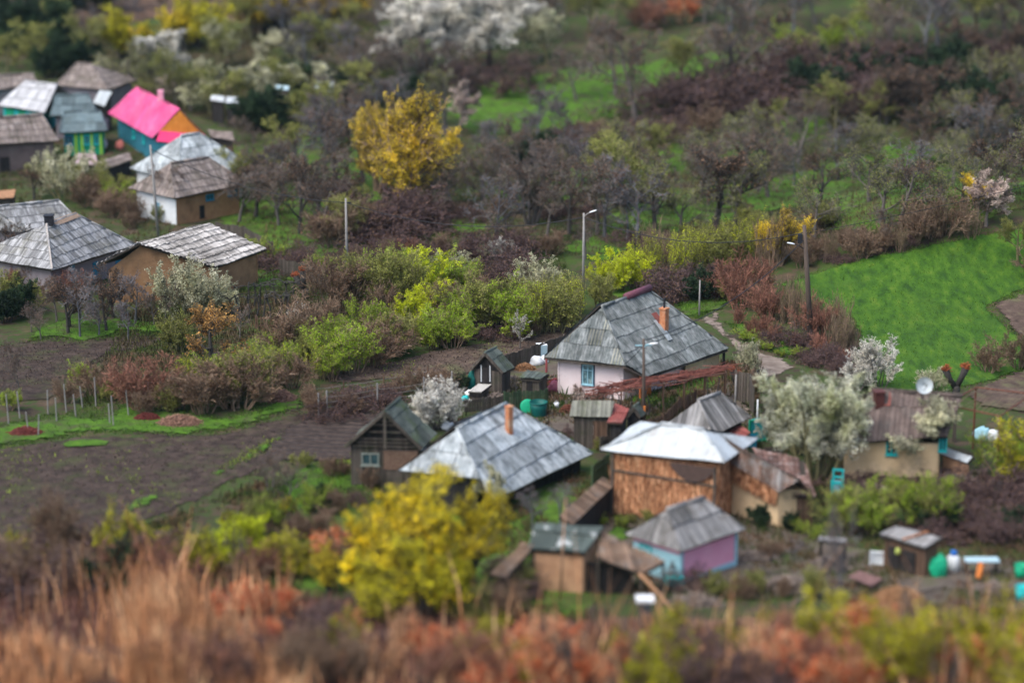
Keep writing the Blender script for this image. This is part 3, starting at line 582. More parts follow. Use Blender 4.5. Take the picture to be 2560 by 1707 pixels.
# porch post, gutter board, side wall pieces
g = MB(); g.smooth = True; p = h['a'].lerp(h['s'], .03); g.tube([Vector((p.x, p.y, h['z0'] - .2)), p - UP * .08], .07, 8); g.build('porch_post', C_REDP, o)
g = MB(); g.beam(h['a'] - UP * .1, h['s'] - UP * .1, .04, .12); g.beam(h['s'] - UP * .1, h['c'] - UP * .1, .04, .1); g.beam(h['c'] - UP * .1, h['d'] - UP * .1, .04, .1); g.build('eave_board', W_WOOD, o)
aa, dd = h['c'].lerp(h['d'], .0), h['c'].lerp(h['d'], .97); inn = Vector((-(dd - aa).y, (dd - aa).x, 0)).normalized(); 
g = MB(); q0, q1 = h['c'].lerp(h['d'], .55) + inn * .45, h['c'].lerp(h['d'], .97) + inn * .45; g.wall(Vector((q0.x, q0.y, 0)), Vector((q1.x, q1.y, 0)), h['z0'] - .1, min(q0.z, q1.z) + .2, .1); g.build('porch_wall', P_CREAM, o)
g = MB(); q0, q1 = h['c'].lerp(h['d'], .01) + inn * .5, h['c'].lerp(h['d'], .14) + inn * .5; g.wall(Vector((q0.x, q0.y, 0)), Vector((q1.x, q1.y, 0)), h['z0'] - .1, q0.z + .15, .1); g.build('brick_panel', P_ORANGE, o)
g = MB(); q = h['d'].lerp(h['c'], .03) + inn * .1; g.beam(Vector((q.x, q.y, h['z0'] - .2)), q - UP * .1, .16); g.build('porch_post', W_BLACK, o)

# ------------------------------------------------------------------ light grey hip roof, open barn, huts
o, h = hip('farm_house', 'low house under a broad pale grey patched hip roof with thin brick chimney', (1229, 1251), (1480, 1135), (1142, 1076), (1264, 1012), 2.3, 5.3, A=(999, 1176), B=(1200, 1198), rmat=R_LIGHT, wmat=W_BLACK, style='sheet')
n = h['n'] if h['n'].z > 0 else -h['n']; k = MB(); cc = onplane(1273, 1082, h['r1'], n); k.box(cc + UP * .55, (.32, .32, 1.9), .7); k.box(cc + UP * 1.52, (.38, .38, .07), .7); k.build('chimney', C_BRICK, h['roof'])
o, h = gable('open_barn', 'dark wooden barn with an open slatted gable and blackish sheet roof', (861, 1117), (1053, 1122), (961, 1031), (1000, 996), 2.3, 4.45, R_DARK, W_WOOD, W_BLACK)  # black gable panel behind the slats paints the dark of the open gable
u = h['v'].normalized(); g = MB(); 
for i in range(9):
    tz = .08 + i * .1; p, q = h['fl'].lerp(h['f'], tz), h['fr'].lerp(h['f'], tz); c_ = (p + q) / 2; p = p.lerp(c_, .12); q = q.lerp(c_, .12)
    if i not in (3, 5): g.beam(p + u * .13 - UP * .1, q + u * .13 - UP * .1 , .03, .09)
g.beam(h['f'] + u * .05 - UP * 2.1, h['f'] + u * .05 - UP * .2, .12, .1, u); g.build('gable_slat', W_WOOD, o)
window(o, h['w'][0], h['w'][1], 926, 1147, 1.0, .72, flat('grey_green_frame', (.2, .23, .2)), GLASS, (1, 0)); 
opening(o, h['w'][0], h['w'][1], 1002, 1150, 1.9, 1.1, mat('bundled_firewood', [(.12, .07, .05), (.26, .17, .12)], scale=9, rough=1, bump=1), 'firewood_infill')
o, h = gable('gabled_hut', 'small gabled hut with mossy black roof and white framed doorway', (1177, 923), (1257, 933), (1212, 884), (1240, 871), 1.55, 2.75, R_DARK, W_WOOD, W_BLACK, over=.15)
opening(o, h['w'][0], h['w'][1], 1214, 937, .72, 1.05, W_BLACK); g = MB(); a_, b_ = h['w'][0], h['w'][1]
for x in (1203, 1225): c = onwall(x, 932, a_, b_); g.beam(c - UP * .55 + Vector((0, -.06, 0)), c + UP * .55 + Vector((0, -.06, 0)), .07, .05, Vector((0, 1, 0)))
g.build('door_frame', C_WHITE, o)
o, h = lean('tiny_hut', 'tiny grey board hut with flat roof and dark narrow doorway', (1298, 946), (1350, 951), (1374, 934), (1318, 926), 1.35, 1.5, R_DARK, W_WOOD, 'plank'); opening(o, h['w'][0], h['w'][1], 1324, 970, .36, .95, W_BLACK)
o, h = lean('hutch', 'low animal hutch with pale flat lid beside the gabled hut', (1170, 977), (1204, 980), (1229, 961), (1196, 959), .75, .85, flat('pale_board', (.42, .4, .36)), W_WOOD, 'metal'); opening(o, h['w'][0], h['w'][1], 1187, 986, .7, .35, W_BLACK, 'hutch_opening')
o, h = lean('outhouse', 'old board outhouse with grey corrugated lean roof and a white sheet on its wall', (1424, 1040), (1527, 1044), (1536, 1003), (1431, 1001), 2.0, 2.75, R_OLD, W_WOOD, 'plank', over=.2); 
g = MB(); c = onwall(1493, 1074, h['w'][0], h['w'][1]); t = (h['w'][1] - h['w'][0]); t.z = 0; t.normalize(); nn = Vector((t.y, -t.x, 0)); nn = nn if nn.y < 0 else -nn; g.beam(c - t * .24 + nn * .03, c + t * .24 + nn * .03, .02, .58); g.build('white_sheet', C_WHITE, o)
g = MB(); c = onwall(1500, 1085, h['w'][0], h['w'][1]); g.beam(c - t * .4 + nn * .04 , c + t * .4 + nn * .04, .03, 1.6); g.build('door', W_WOODB, o)
lean('red_roofed_shed', 'little shed with rusty red tin roof joined to the outhouse', (1517, 1056), (1556, 1059), (1573, 1024), (1537, 1010), 1.9, 2.4, R_RED, W_BLACK, 'corr', over=.15)
gable('dark_gabled_hut', 'black gabled hut just right of the rusty red roof', (1563, 1046), (1600, 1044), (1583, 1020), (1596, 1010), 1.5, 2.1, R_DARK, W_BLACK, over=.1)
o, h = hip('plank_roof_hut', 'hut with a steep hipped roof of silvery grey planks', (1797, 1083), (1876, 1044), (1745, 1004), (1799, 985), 2.1, 3.9, A=(1668, 1058), B=(1778, 1074), rmat=R_PLANK, wmat=W_BLACK, style='plank', over=.3)
o, h = lean('maroon_roofed_shed', 'low shed with maroon tin roof beside the turquoise gate', (1795, 1088), (1838, 1107), (1877, 1085), (1852, 1064), 1.3, 1.6, R_RED, C_TURQ, 'corr')
# turquoise gate and tarp
def slab(name, label, cat, q, z0, z1, mt, t=.06, parts=None):
    a, b = G(*q[0]), G(*q[1]); o = thing(name, a, label, cat); w = MB(); w.wall(a, b, a.z + z0, a.z + z1, t); w.build('panel', mt, o)
    f = MB(); d = (b - a); d.z = 0; L = d.length; d.normalize(); nn = Vector((d.y, -d.x, 0)); nn = nn if nn.y < 0 else -nn
    for x in (0, L): p = a + d * x + nn * .05; f.beam(Vector((p.x, p.y, a.z)), Vector((p.x, p.y, a.z + z1 + .05)), .1, .08, nn)
    for z in (z0 + .06, z1 - .06): f.beam(a + nn * .045 + UP * z, a + d * L + nn * .045 + UP * z, .05, .09)
    f.build('frame', parts or mt, o); return o
slab('gate', 'turquoise sheet gate behind the blossom tree', 'gate', ((1872, 1112), (1915, 1102)), .05, 1.5, C_TURQ, parts=C_EMER)
slab('gate', 'dark teal panel left of the turquoise sheet gate', 'gate', ((1862, 1116), (1890, 1120)), .0, .8, C_BLUE)
# maize barn
o, h = hip('maize_barn', 'tall barn walled with bundled maize stalks under a white tin roof', (1504, 1126), (1811, 1157), (1655, 1062), (1757, 1077), 3.55, 5.35, depth=5.5, rmat=R_WHITE, wmat=STALK, style='metal', over=.45)
HB = h; g = MB(); w1_, w2_ = h['w'][1], h['w'][2]; d_ = (w2_ - w1_); d_.z = 0; L_ = d_.length; d_.normalize(); nn = Vector((d_.y, -d_.x, 0)); nn = nn if nn.y < 0 else -nn; rr = random.Random(4)
for i in range(1500):
    x = rr.uniform(0, L_); zb = rr.choice([0, 0, .0, 1.1, 2.0]) + rr.uniform(-.1, .3); hl = rr.uniform(1.1, 1.9); zt = min(h['ze'] - h['z0'] - .12, zb + hl)
    if zt < zb + .3: continue
    b0 = w1_ + d_ * x + nn * rr.uniform(.04, .22); g.tone = rr.random() ** 1; e0 = b0 + d_ * rr.uniform(-.12, .12) + nn * rr.uniform(-.08, .06)
    g.beam(Vector((b0.x, b0.y, h['z0'] + zb)), Vector((e0.x, e0.y, h['z0'] + zt)), rr.uniform(.03, .09), .05, nn)
g.build('stalk_bundles', STALK, o)
g = MB(); zz = h['z0'] + 2.55
for z, w in ((2.5, .09),): g.beam(w1_ + nn * .28 + UP * (z - w1_.z + h['z0']), w2_ + nn * .28 + UP * (z - w2_.z + h['z0'] - .1), .06, w)
for x in (.02, .98): p = w1_ + d_ * (L_ * x) + nn * .3; g.beam(Vector((p.x, p.y, h['z0'] - .1)), Vector((p.x, p.y, h['ze'] - .1)), .12, .12, nn)
g.build('binding_rail', W_WOOD, o)
g = MB(); sc_ = w2_ - d_ * 2.6; n_ = 10; tp = h['ze'] - .12
for i in range(n_):
    x0 = 2.5 * i / n_; x1 = 2.5 * (i + 1) / n_; s0 = tp - .2 - .75 * math.sin(math.pi * i / n_) ** .8 if 0 < i else tp - .2; s1 = tp - .2 - .75 * math.sin(math.pi * (i + 1) / n_) ** .8 if i + 1 < n_ else tp - .2
    a0 = sc_ + d_ * x0 + nn * .36; a1 = sc_ + d_ * x1 + nn * .36; g.face([(a0.x, a0.y, s0), (a1.x, a1.y, s1), (a1.x, a1.y, tp), (a0.x, a0.y, tp)])
g.build('sagging_sheet', flat('brown_tarp', (.09, .06, .05)), o)
# its lower wing
z0 = h['z0']; F1, F2 = P(1816, 1152, z0 + 3.2), P(1948, 1230, z0 + 2.1); K1, K2 = P(1775, 1078, z0 + 4.6), P(1998, 1200, z0 + 2.9)
o = thing('barn_wing', Vector((F2.x, F2.y, z0)), 'sagging wing of the maize barn with weathered plank roof', 'barn'); m = MB(); roof_face(m, [F1, F2, K2, K1], 'plank', .05, .05); bk = Vector((.9, 1.6, 0)); roof_face(m, [K1, K2, K2 + bk - UP * 1.2, K1 + bk - UP * 1.2], 'plank'); R_WING = mat('patchy_wing_roof', [(.09, .05, .035), (.17, .11, .085), (.36, .35, .34)], scale=1.3, coord='UV', stretch=(1.4, .4, 1), rough=.9, bump=.3, tone=.4, stain=(.30, .33, .33), stain_scale=.8, stain_amt=.7); rf = m.build('roof', [R_WING, W_DECK], o)
i_ = Vector((.35, .5, 0)); wt = [F1 + i_, F2 + i_ * .6 + Vector((-.2, 0, 0)), K2 + bk * .8 - UP * 1.4, K1 + bk * .8 - UP * 1.4]
for p, z in zip(wt, (3.2, 2.1, 2.0, 3.2)): p.z = z0 + z
w = MB(); tops(w, wt, z0 - .3); w.build('wall', P_CREAM, o); g = MB(); q0 = wt[0].lerp(wt[1], .02); q1 = wt[0].lerp(wt[1], .98); 
for i in range(420):
    x = rr.random() ** .8; b0 = q0.lerp(q1, x) + Vector((-.12, -.16, 0)) * rr.uniform(.5, 1.3); zt = b0.z - .02; g.tone = rr.random(); g.beam(Vector((b0.x, b0.y, max(z0, zt - rr.uniform(.5, 1.3) * (1 - .3 * x)))), Vector((b0.x + rr.uniform(-.1, .1), b0.y, zt)), .04, .03, Vector((0, 1, 0)))
g.build('stalk_bundles', STALK, o)
# pink house and neighbours
o, h = hip('pink_house', 'tiny candy pink house with light blue corners and mottled grey hip roof', (1703, 1379), (1861, 1324), (1668, 1277), (1757, 1247), 1.85, 3.7, A=(1566, 1336), rmat=R_PLANK, wmat=P_PINK, style='sheet', over=.25)
HP = h; w1_, w2_ = h['w'][1], h['w'][2]; t = (w2_ - w1_); t.z = 0; L_ = t.length; t.normalize(); nn = Vector((t.y, -t.x, 0)); nn = nn if nn.y < 0 else -nn; g = MB()
for x in (.08, L_ - .08): p = w1_ + t * x + nn * .02; g.beam(Vector((p.x, p.y, h['z0'] - .1)), Vector((p.x, p.y, w1_.z)), .18, .05, nn)
g.beam(w1_ + nn * .025 - UP * (w1_.z - h['z0'] - .1), w2_ + nn * .025 - UP * (w2_.z - h['z0'] - .1), .05, .28); p = w1_; g.build('corner_trim', C_LBLUE, o)
g = MB(); a0, a1 = h['w'][0], h['w'][1]; tt = (a1 - a0); tt.z = 0; tt.normalize(); n2 = Vector((tt.y, -tt.x, 0)); n2 = n2 if n2.y < 0 else -n2
g.wall(a0 + n2 * .03, a1 + n2 * .03, h['z0'], h['z0'] + 1.55, .02); g.build('end_panel', C_LBLUE, o); window(o, a0, a1, 1616, 1372, .75, .5, C_TURQ, GLASS, (1, 0))
z0 = h['z0']; o = thing('bench', G(1668, 1462), 'turquoise box bench at the corner of the pink house', 'bench'); g = MB(); b = G(1684, 1462); g.box(b + UP * .2, (.85, .5, .36), .3); g.build('base', C_TURQ, o); g = MB(); g.box(b + UP * .42, (.95, .58, .06), .3); g.build('seat', C_TURQ, o)
# clay shed
o, h = lean('clay_shed', 'clay walled shed with patched black and white roof in the foreground', (1320, 1372), (1462, 1384), (1510, 1316), (1338, 1311), 2.25, 2.9, mat('patchy_bitumen_roof', [(.05, .065, .06), (.08, .10, .09), (.45, .47, .46)], scale=1.0, coord='UV', rough=.8, bump=.2, pos=[.3, .56, .62], tone=.25), P_CLAY, 'sheet', over=.15)
HC = h; z0 = h['z0']
def canopy(name, label, pts, mt, post=True, style='plank', cat='shed', skip=0):
    V_ = [P(x, y, z0 + z) for x, y, z in pts]; o = thing(name, Vector((V_[0].x, V_[0].y, z0)), label, cat); m = MB(); roof_face(m, V_, style, skip); m.build('roof', [mt, W_DECK], o)
    for p in V_: g = MB(); p = p.lerp(sum(V_, Vector()) / len(V_), .06); g.beam(Vector((p.x, p.y, z0 - .2)), p - UP * .1, .12, .12, Vector((0, 1, 0))); g.build('post', W_WOOD, o)
    return o, V_
canopy('wood_shelter', 'sagging brown plank shelter right of the clay shed', [(1490, 1393, 2.0), (1604, 1434, 1.6), (1664, 1406, 1.8), (1503, 1330, 2.6)], R_BROWN)
canopy('wood_shelter', 'narrow brown lean-to left of the clay shed', [(1222, 1436, 1.6), (1266, 1448, 1.6), (1336, 1366, 2.3), (1305, 1360, 2.3)], R_BROWN)
o, h = lean('long_shelter', 'long low board roof running up to the maize barn', (1430, 1313), (1537, 1212), (1506, 1192), (1398, 1289), 1.5, 1.9, R_BROWN, W_BLACK, 'plank', over=.1)
g = MB(); q = [P(1500, 1400, z0 + 1.5)]; a0 = HC['w'][1]; g.box(Vector((a0.x + 1.3, a0.y + .3, z0 + .8)), (2.2, .15, 1.7)); o = thing('opening_shade_panel', Vector((a0.x + 1.3, a0.y + .3, z0)), 'dark board wall under the brown plank shelter', 'wall'); g.build('boards', W_BLACK, o)  # black panel paints the shade of the opening beside the clay shed
m = MB(); m.smooth = True; m.tube([P(1596, 1432, z0 + 1.7), P(1640, 1475, z0 + .9), G(1694, 1540)], [.09, .08, .07], 7); tag(m.build('wooden_pole', flat('pale_timber', (.36, .2, .11))), 'long pale timber leaning from the brown shelter to the ground', 'pole')
m = MB(); m.smooth = True; b = G(1400, 1500); m.tube([b - UP * .2, b + UP * 2.4 + Vector((.1, 0, 0)), b + UP * 5.2 + Vector((.25, 0, 0))], [.07, .055, .03], 7); tag(m.build('wooden_pole', flat('peeled_timber', (.40, .24, .15))), 'thin upright bare pole in front of the clay shed', 'pole')
for x, y in ((1250, 1375), (1285, 1400)):
    pass
# cream house on the right
S0 = P(2368, 1092, 2.3); z0 = H(S0.x, S0.y)
o, h = hip('cream_house', 'long cream plastered house with dark brown roof and turquoise windows', (2096, 1108), (2368, 1092), (2178, 978), (2404, 993), 2.35, 4.75, depth=7, rmat=mat('dark_brown_roof', [(.07, .055, .05), (.12, .09, .08), (.17, .13, .115)], scale=1.3, coord='UV', rough=.9, bump=.2, tone=.3, stain=(.12, .12, .11), stain_scale=.7, stain_amt=.4), wmat=P_CREAM, style='plank', over=.35, gable=True)
HR = h; window(o, h['w'][1], h['w'][2], 2229, 1118, .62, .84, C_TURQ, GLASS, (1, 0)); 
window(o, h['w'][1], h['w'][2], 2357, 1108, .45, .9, C_TURQ, GLASS, (1, 0))
n = h['n'] if h['n'].z > 0 else -h['n']; k = MB(); cc = onplane(2196, 1012, h['r1'], n); k.box(cc + UP * .3, (.5, .5, .9), .2); k.box(cc + UP * .78, (.6, .6, .1), .2); k.build('chimney', flat('dark_red_brick', (.10, .035, .03)), h['roof']); tl = (h['r2'] - h['r1']).normalized(); dn = n.cross(tl); dn = dn if dn.z < 0 else -dn; on_roof('roof_patch', (2212, 998), .7, .9, flat('red_tile_patch', (.2, .06, .045)), h['roof'], h)
k = MB(); k.tube([h['r1'] + UP * .2, h['r2'] + UP * .2], .06, 6); k.build('ridge_pole', W_WOOD, h['roof'])
lean('blue_roofed_lean_to', 'thin strip of light blue sheets on posts behind the cream house ridge', (2315, 996), (2400, 1002), (2402, 992), (2308, 986), 2.6, 2.7, C_PALEB, W_WOOD, 'metal', open_=True)
o = thing('satellite_dish', P(2309, 1010, 3.0), 'round pale satellite dish above the cream house ridge', 'satellite dish'); c = P(2309, 963, 5.5); b_ = h['r1'].lerp(h['r2'], .6); o.location = c - UP * 1.2
ax = Vector((.1, -1, .25)).normalized(); g = MB(); g.smooth = True; g.lathe(c + ax * .1, [(.47, .1), (.4, .04), (.25, -.02), (.02, -.05), (.02, -.07), (.26, -.04), (.41, .02), (.47, .1)], 24, ax); g.build('dish', flat('dish_grey', (.5, .55, .56), v=.08, rough=.4), o)
g = MB(); g.tube([c - ax * .1, c - ax * .25 - UP * 1.6], .04, 6); g.build('mast', C_DARK, o); g = MB(); g.tube([c - UP * .4 + ax * .1, c + ax * .55], .015, 5); g.box(c + ax * .58, (.08, .12, .08)); g.build('receiver_arm', C_DARK, o)
o, h = lean('porch', 'small white tin porch roof with orange brick side by the cream house', (2350, 1133), (2418, 1158), (2432, 1143), (2366, 1118), 1.35, 1.65, R_WHITE, P_CLAY, 'metal'); 
# lower right sheds
o, h = lean('tool_shed', 'small open tool shed with scrap tin roof in the lower right', (2198, 1339), (2314, 1371), (2356, 1342), (2240, 1317), 1.75, 2.05, R_PLANK, W_WOODB, 'sheet', over=.15)
opening(o, h['w'][0], h['w'][1], 2255, 1400, 1.6, 1.2, W_BLACK, 'doorway'); g = MB(); c = onwall(2243, 1374, h['w'][0], h['w'][1]); g.lathe(c + Vector((0, -.2, -.15)), [(.02, 0), (.12, .02), (.15, .15), (.1, .3), (.02, .33)], 12); g.smooth = True; tag(g.build('hanging_bag', flat('lime_bag', (.42, .5, .12))), 'lime green bag hanging in the tool shed doorway', 'bag')
g = MB(); p = h['pts']; g.beam(p[0].lerp(p[1], .5) + UP * .15, p[3].lerp(p[2], .7) + UP * .15, .14, .05); tag(g.build('plank', flat('brown_plank', (.3, .13, .06))), 'brown plank lying across the tool shed roof', 'plank')
lean('wood_shelter', 'tilted purple-brown board roof before the tool shed', (2118, 1440), (2182, 1466), (2210, 1448), (2150, 1425), .5, .9, flat('purplish_boards', (.16, .09, .085)), W_WOOD, 'plank', open_=True)
lean('wood_shelter', 'low grey shelter left of the tool shed', (2046, 1352), (2120, 1360), (2118, 1345), (2048, 1340), 1.1, 1.2, R_PLANK, W_BLACK, 'plank', open_=True)
slab('wall_panel', 'pale plastered panel left of the tool shed', 'wall', ((2176, 1412), (2216, 1414)), 0, .75, P_WHITE)
slab('door', 'upright turquoise door frame standing by the dark yard', 'door', ((2078, 1244), (2106, 1246)), .0, 1.0, C_LBLUE, parts=C_TURQ)
o = thing('door', G(2078, 1248), 'loose turquoise door with an arched window opening', 'door'); a, b = G(2079, 1250), G(2107, 1252); g = MB(); hh = 1.8; t = (b - a); t.z = 0; w_ = t.length; t.normalize()
for x in (.05, w_ - .05): g.beam(a + t * x, a + t * x + UP * hh, .1, .06, Vector((0, 1, 0)))
for z in (1.76, 1.35, 1.0): g.beam(a + UP * z, a + t * w_ + UP * z, .065, .1)
g.build('frame', C_TURQ, o)
# ------------------------------------------------------------------ left village
WB = dict(wmat=P_GREYP)
o, h = hip('big_village_house', 'big grey shingled house with bright blue shutters on the left', (130, 676), (337, 613), (116, 564), (189, 537), 2.3, 5.5, A=(-75, 640), rmat=R_SHING, wmat=P_GREYP, style='shingle', over=.5)
for x, y, w_ in ((238, 674, .62), (294, 655, .62), (180, 682, .5)): window(o, h['w'][1], h['w'][2], x, y, w_, 1.15, C_BLUE, C_BLUE, (1, 1))
k = MB(); n = h['n'] if h['n'].z > 0 else -h['n']; cc = h['r1'].lerp(h['r2'], .1); k.box(cc + UP * .3, (.6, .6, .7)); k.box(cc + UP * .68, (.7, .7, .08)); k.build('chimney', C_DARK, h['roof'])
k = MB(); k.prism([h['r1'].lerp(h['r2'], .15) + UP * .2, h['r2'] + UP * .2, h['r2'] + UP * .1 - (h['r2'] - h['d']).normalized() * .5, h['r1'].lerp(h['r2'], .2) + UP * .05 - (h['r2'] - h['d']).normalized() * .5], UP * .03); k.build('ridge_patch', flat('tan_patch', (.45, .3, .2)), h['roof'])
k = MB(); k.beam(h['r1'] + UP * .1, h['s'] + UP * .1, .12, .1); k.build('hip_board', flat('pale_board_b', (.4, .36, .32)), h['roof'])
hip('village_house', 'grey roofed house half hidden behind the big shingled one', (60, 580), (190, 548), (-20, 520), (146, 503), 2.3, 4.6, A=(-120, 570), rmat=R_SHING, style='shingle', **WB)
# striped barn
zb_ = H(*P(538, 669, 2.3).xy); z0 = zb_; r1, r2 = P(345, 609, z0 + 4.3), P(524, 559, z0 + 4.3); c_ = P(538, 669, z0 + 2.3); n_ = (r2 - r1).cross(c_ - r1).normalized(); d_ = onplane(666, 624, r1, n_)
o = thing('striped_roof_barn', Vector((c_.x, c_.y, z0)), 'barn with one broad roof striped in pale and dark plank rows', 'barn'); m = MB(); R_STR = mat('striped_plank_roof', [(.12, .11, .10), (.36, .34, .32), (.62, .59, .56)], scale=1.2, coord='UV', stretch=(.25, 1.6, 1), rough=.9, bump=.3, tone=.35, stain=(.08, .07, .06), stain_scale=.6, stain_stretch=(.3, 2, 1), stain_amt=.7); roof_face(m, [r1, c_, d_, r2], 'thatch'); bk = -(c_ - r1) * .55; bk.z = -1.4; roof_face(m, [r1, r1 + bk, r2 + bk, r2], 'thatch'); m.build('roof', [R_STR, W_DECK], o)
wt = inset([r1 + Vector((bk.x, bk.y, 0)), Vector((c_.x, c_.y, r1.z)), Vector((d_.x, d_.y, r1.z)), r2 + Vector((bk.x, bk.y, 0))], .35)
for p in wt: p.z = z0 + 2.4
w = MB(); tops(w, wt, z0 - .3); ap = r1.lerp(r2, .06) - UP * .15; w.prism([wt[0] + UP * .003, wt[1] + UP * .003, ap], (r2 - r1).normalized() * .1); w.build('wall', P_OCHRE, o)
o, h = hip('white_walled_house', 'white walled house with a brown-grey hip roof and ochre side', (437, 497), (617, 459), (426, 410), (520, 396), 2.3, 5.2, A=(322, 471), rmat=R_BRSH, wmat=P_OCHRE, style='shingle', over=.45)
a0, a1 = h['w'][0], h['w'][1]; g = MB(); tt = (a1 - a0); tt.z = 0; tt.normalize(); n2 = Vector((tt.y, -tt.x, 0)); n2 = n2 if n2.y < 0 else -n2; g.wall(a0 + n2 * .04, a1 + n2 * .04, h['z0'] - .2, h['ze'] - .05, .03); g.build('white_end_wall', P_WHITE, o); window(o, a0, a1, 396, 520, .5, .9, C_BLUE, GLASS, (1, 0)); window(o, a1, h['w'][2], 524, 493, .8, .5, C_BLUE, GLASS, (1, 0)); window(o, a1, h['w'][2], 580, 482, .9, .45, C_BLUE, GLASS, (1, 0))
opening(o, a1, h['w'][2], 505, 530, .5, 1.1, W_BLACK)
o, h = hip('pale_hip_house', 'house with a pale blue-grey hip roof behind the brown-grey one', (450, 458), (621, 410), (452, 341), (498, 335), 2.3, 5.4, A=(326, 422), rmat=R_LIGHT, wmat=P_WHITE, style='corr', over=.4)
# pink roofed house
zp = H(*P(381, 346, 2.8).xy); z0 = zp; k1, k2, l2 = P(344, 218, z0 + 5.6), P(452, 273, z0 + 5.6), P(381, 346, z0 + 2.7); n_ = (k2 - k1).cross(l2 - k1).normalized(); l1 = onplane(270, 283, k1, n_)
mir = lambda p, q: Vector((2 * q.x - p.x, 2 * q.y - p.y, p.z)); r2_, r1_ = mir(l2, k2), mir(l1, k1); o = thing('pink_roofed_house', Vector((l2.x, l2.y, z0)), 'house with a glaring pink tin roof and orange gable', 'house'); m = MB(); roof_face(m, [k1, l1, l2, k2], 'metal'); roof_face(m, [k1, r1_, r2_, k2], 'metal'); m.build('roof', [R_PINK, W_DECK], o)
ax = (k2 - k1).normalized(); g1, g2 = k2.lerp(l2, .74), k2.lerp(r2_, .74); g = MB(); g.prism([g1, g2, k2 - UP * .1], -ax * .15); g.build('gable_wall', mat('orange_boards', [(.45, .15, .02), (.58, .22, .04)], scale=2, coord='UV', planks=.2, planks_dark=.15), o)
m = MB(); roof_face(m, [g1, g2, r2_ + ax * 1.3 - UP * .1, l2 + ax * 1.3 - UP * .1], 'metal'); m.build('skirt_roof', [R_MAG, W_DECK], o)
wt = inset([l1, l2, r2_, r1_], .5); 
for p in wt: p.z = z0 + 2.75
w = MB(); tops(w, wt, z0 - .3); wo = w.build('wall', flat('blue_wall', (.03, .16, .22)), o); k = MB(); cc = k1.lerp(k2, .55); k.box(cc + UP * .3, (.5, .5, 1.0)); k.build('chimney', P_PINK, o)
window(o, wt[0], wt[1], 335, 335, .8, .8, C_TURQ, GLASS, (1, 0)); window(o, wt[0], wt[1], 360, 348, .6, .8, C_TURQ, GLASS, (1, 0))
o, h = hip('green_yellow_house', 'small house with blue-grey roof and green wall striped yellow', (150, 333), (268, 328), (160, 282), (250, 280), 2.2, 4.4, depth=6, rmat=R_TEAL, wmat=C_EMER, style='corr', over=.35)
g = MB(); a0, a1 = h['w'][1], h['w'][2]
for x in (190, 205, 229, 252): c = onwall(x, 352, a0, a1); g.box(Vector((c.x, c.y - .04, h['z0'] + 1)), (.22, .06, 2.0))
g.build('yellow_stripe', C_LIMEP, o); window(o, a0, a1, 172, 350, .8, .9, C_BLUE, GLASS, (1, 0)); window(o, a0, a1, 217, 350, .6, .9, C_TURQ, GLASS, (1, 0)); window(o, a0, a1, 241, 349, .5, .9, C_TURQ, GLASS, (1, 0))
o, h = hip('turquoise_walled_house', 'house with whitish hip roof and turquoise wall at the left edge', (-4, 264), (112, 283), (63, 206), (142, 214), 2.3, 4.8, Er=(175, 236), rmat=mat('whitish_sheets', [(.34, .34, .35), (.5, .5, .51)], scale=1, coord='UV', rough=.8, tone=.15), wmat=C_TURQ, style='sheet', over=.4)
window(o, h['w'][1], h['w'][2], 25, 280, 1.0, .8, C_EMER, C_EMER, (1, 0)); window(o, h['w'][1], h['w'][2], 55, 286, .8, .8, C_EMER, C_EMER, (1, 0))
o, h = hip('long_grey_barn', 'long barn with a mossy grey roof and dark doorway at the left edge', (-60, 366), (148, 352), (-60, 300), (106, 288), 2.6, 4.4, depth=6, rmat=R_BRSH, wmat=mat('brown_grey_wall', [(.12, .09, .085), (.2, .155, .14)], scale=1.2, rough=.95), style='shingle', gable=True)
opening(o, h['w'][1], h['w'][2], 12, 415, .9, 1.6, W_BLACK)
hip('village_house', 'brown-grey hip roofed house behind the turquoise walled one', (140, 214), (270, 226), (192, 160), (226, 162), 2.0, 4.8, depth=6, rmat=R_BRSH, style='shingle', **WB)
hip('village_house', 'dark roofed house in the far left corner', (-70, 236), (96, 208), (-70, 192), (84, 186), 2.0, 3.6, depth=6, rmat=R_BRSH, style='shingle', gable=True, **WB)
hip('village_house', 'house with a blue-grey roof between the turquoise and pink roofed houses', (128, 292), (240, 286), (140, 240), (220, 238), 2.0, 4.2, depth=5, rmat=R_TEAL, style='sheet', **WB)
lean('white_roofed_shed', 'small shed with a white slab roof left of the pink roof', (231, 257), (262, 267), (282, 231), (250, 226), 2.0, 3.2, R_WHITE, W_BLACK, 'metal')
lean('pink_roofed_shed', 'low shed with pale pink roof behind the cream blossom bush', (184, 410), (246, 414), (238, 386), (196, 383), 1.8, 2.3, flat('faded_pink_roof', (.42, .3, .32)), W_BLACK, 'metal')
lean('long_shed', 'low dark shed right of the pale pink roof', (246, 430), (330, 402), (322, 388), (240, 408), 1.5, 1.9, R_BRSH, W_BLACK, 'shingle')
lean('far_shed', 'far shed with white roof left of the two beyond the pink roof', (526, 253), (560, 256), (562, 242), (530, 240), 1.8, 2.2, R_WHITE, W_BLACK, 'metal', group='far white roofed sheds')
lean('far_shed', 'far shed with white roof touching the leftmost one', (564, 257), (596, 258), (594, 243), (566, 242), 1.8, 2.2, R_WHITE, W_BLACK, 'metal', group='far white roofed sheds')
lean('far_shed', 'far shed with long greyish white roof under the blue-grey trees', (665, 250), (725, 252), (724, 234), (670, 238), 1.8, 2.4, R_LIGHT, W_WOOD, 'metal', group='far white roofed sheds')
lean('far_shed', 'tiny far shed with light blue roof', (688, 224), (722, 227), (720, 214), (690, 213), 1.6, 2.0, C_PALEB, W_WOOD, 'metal', group='far white roofed sheds')
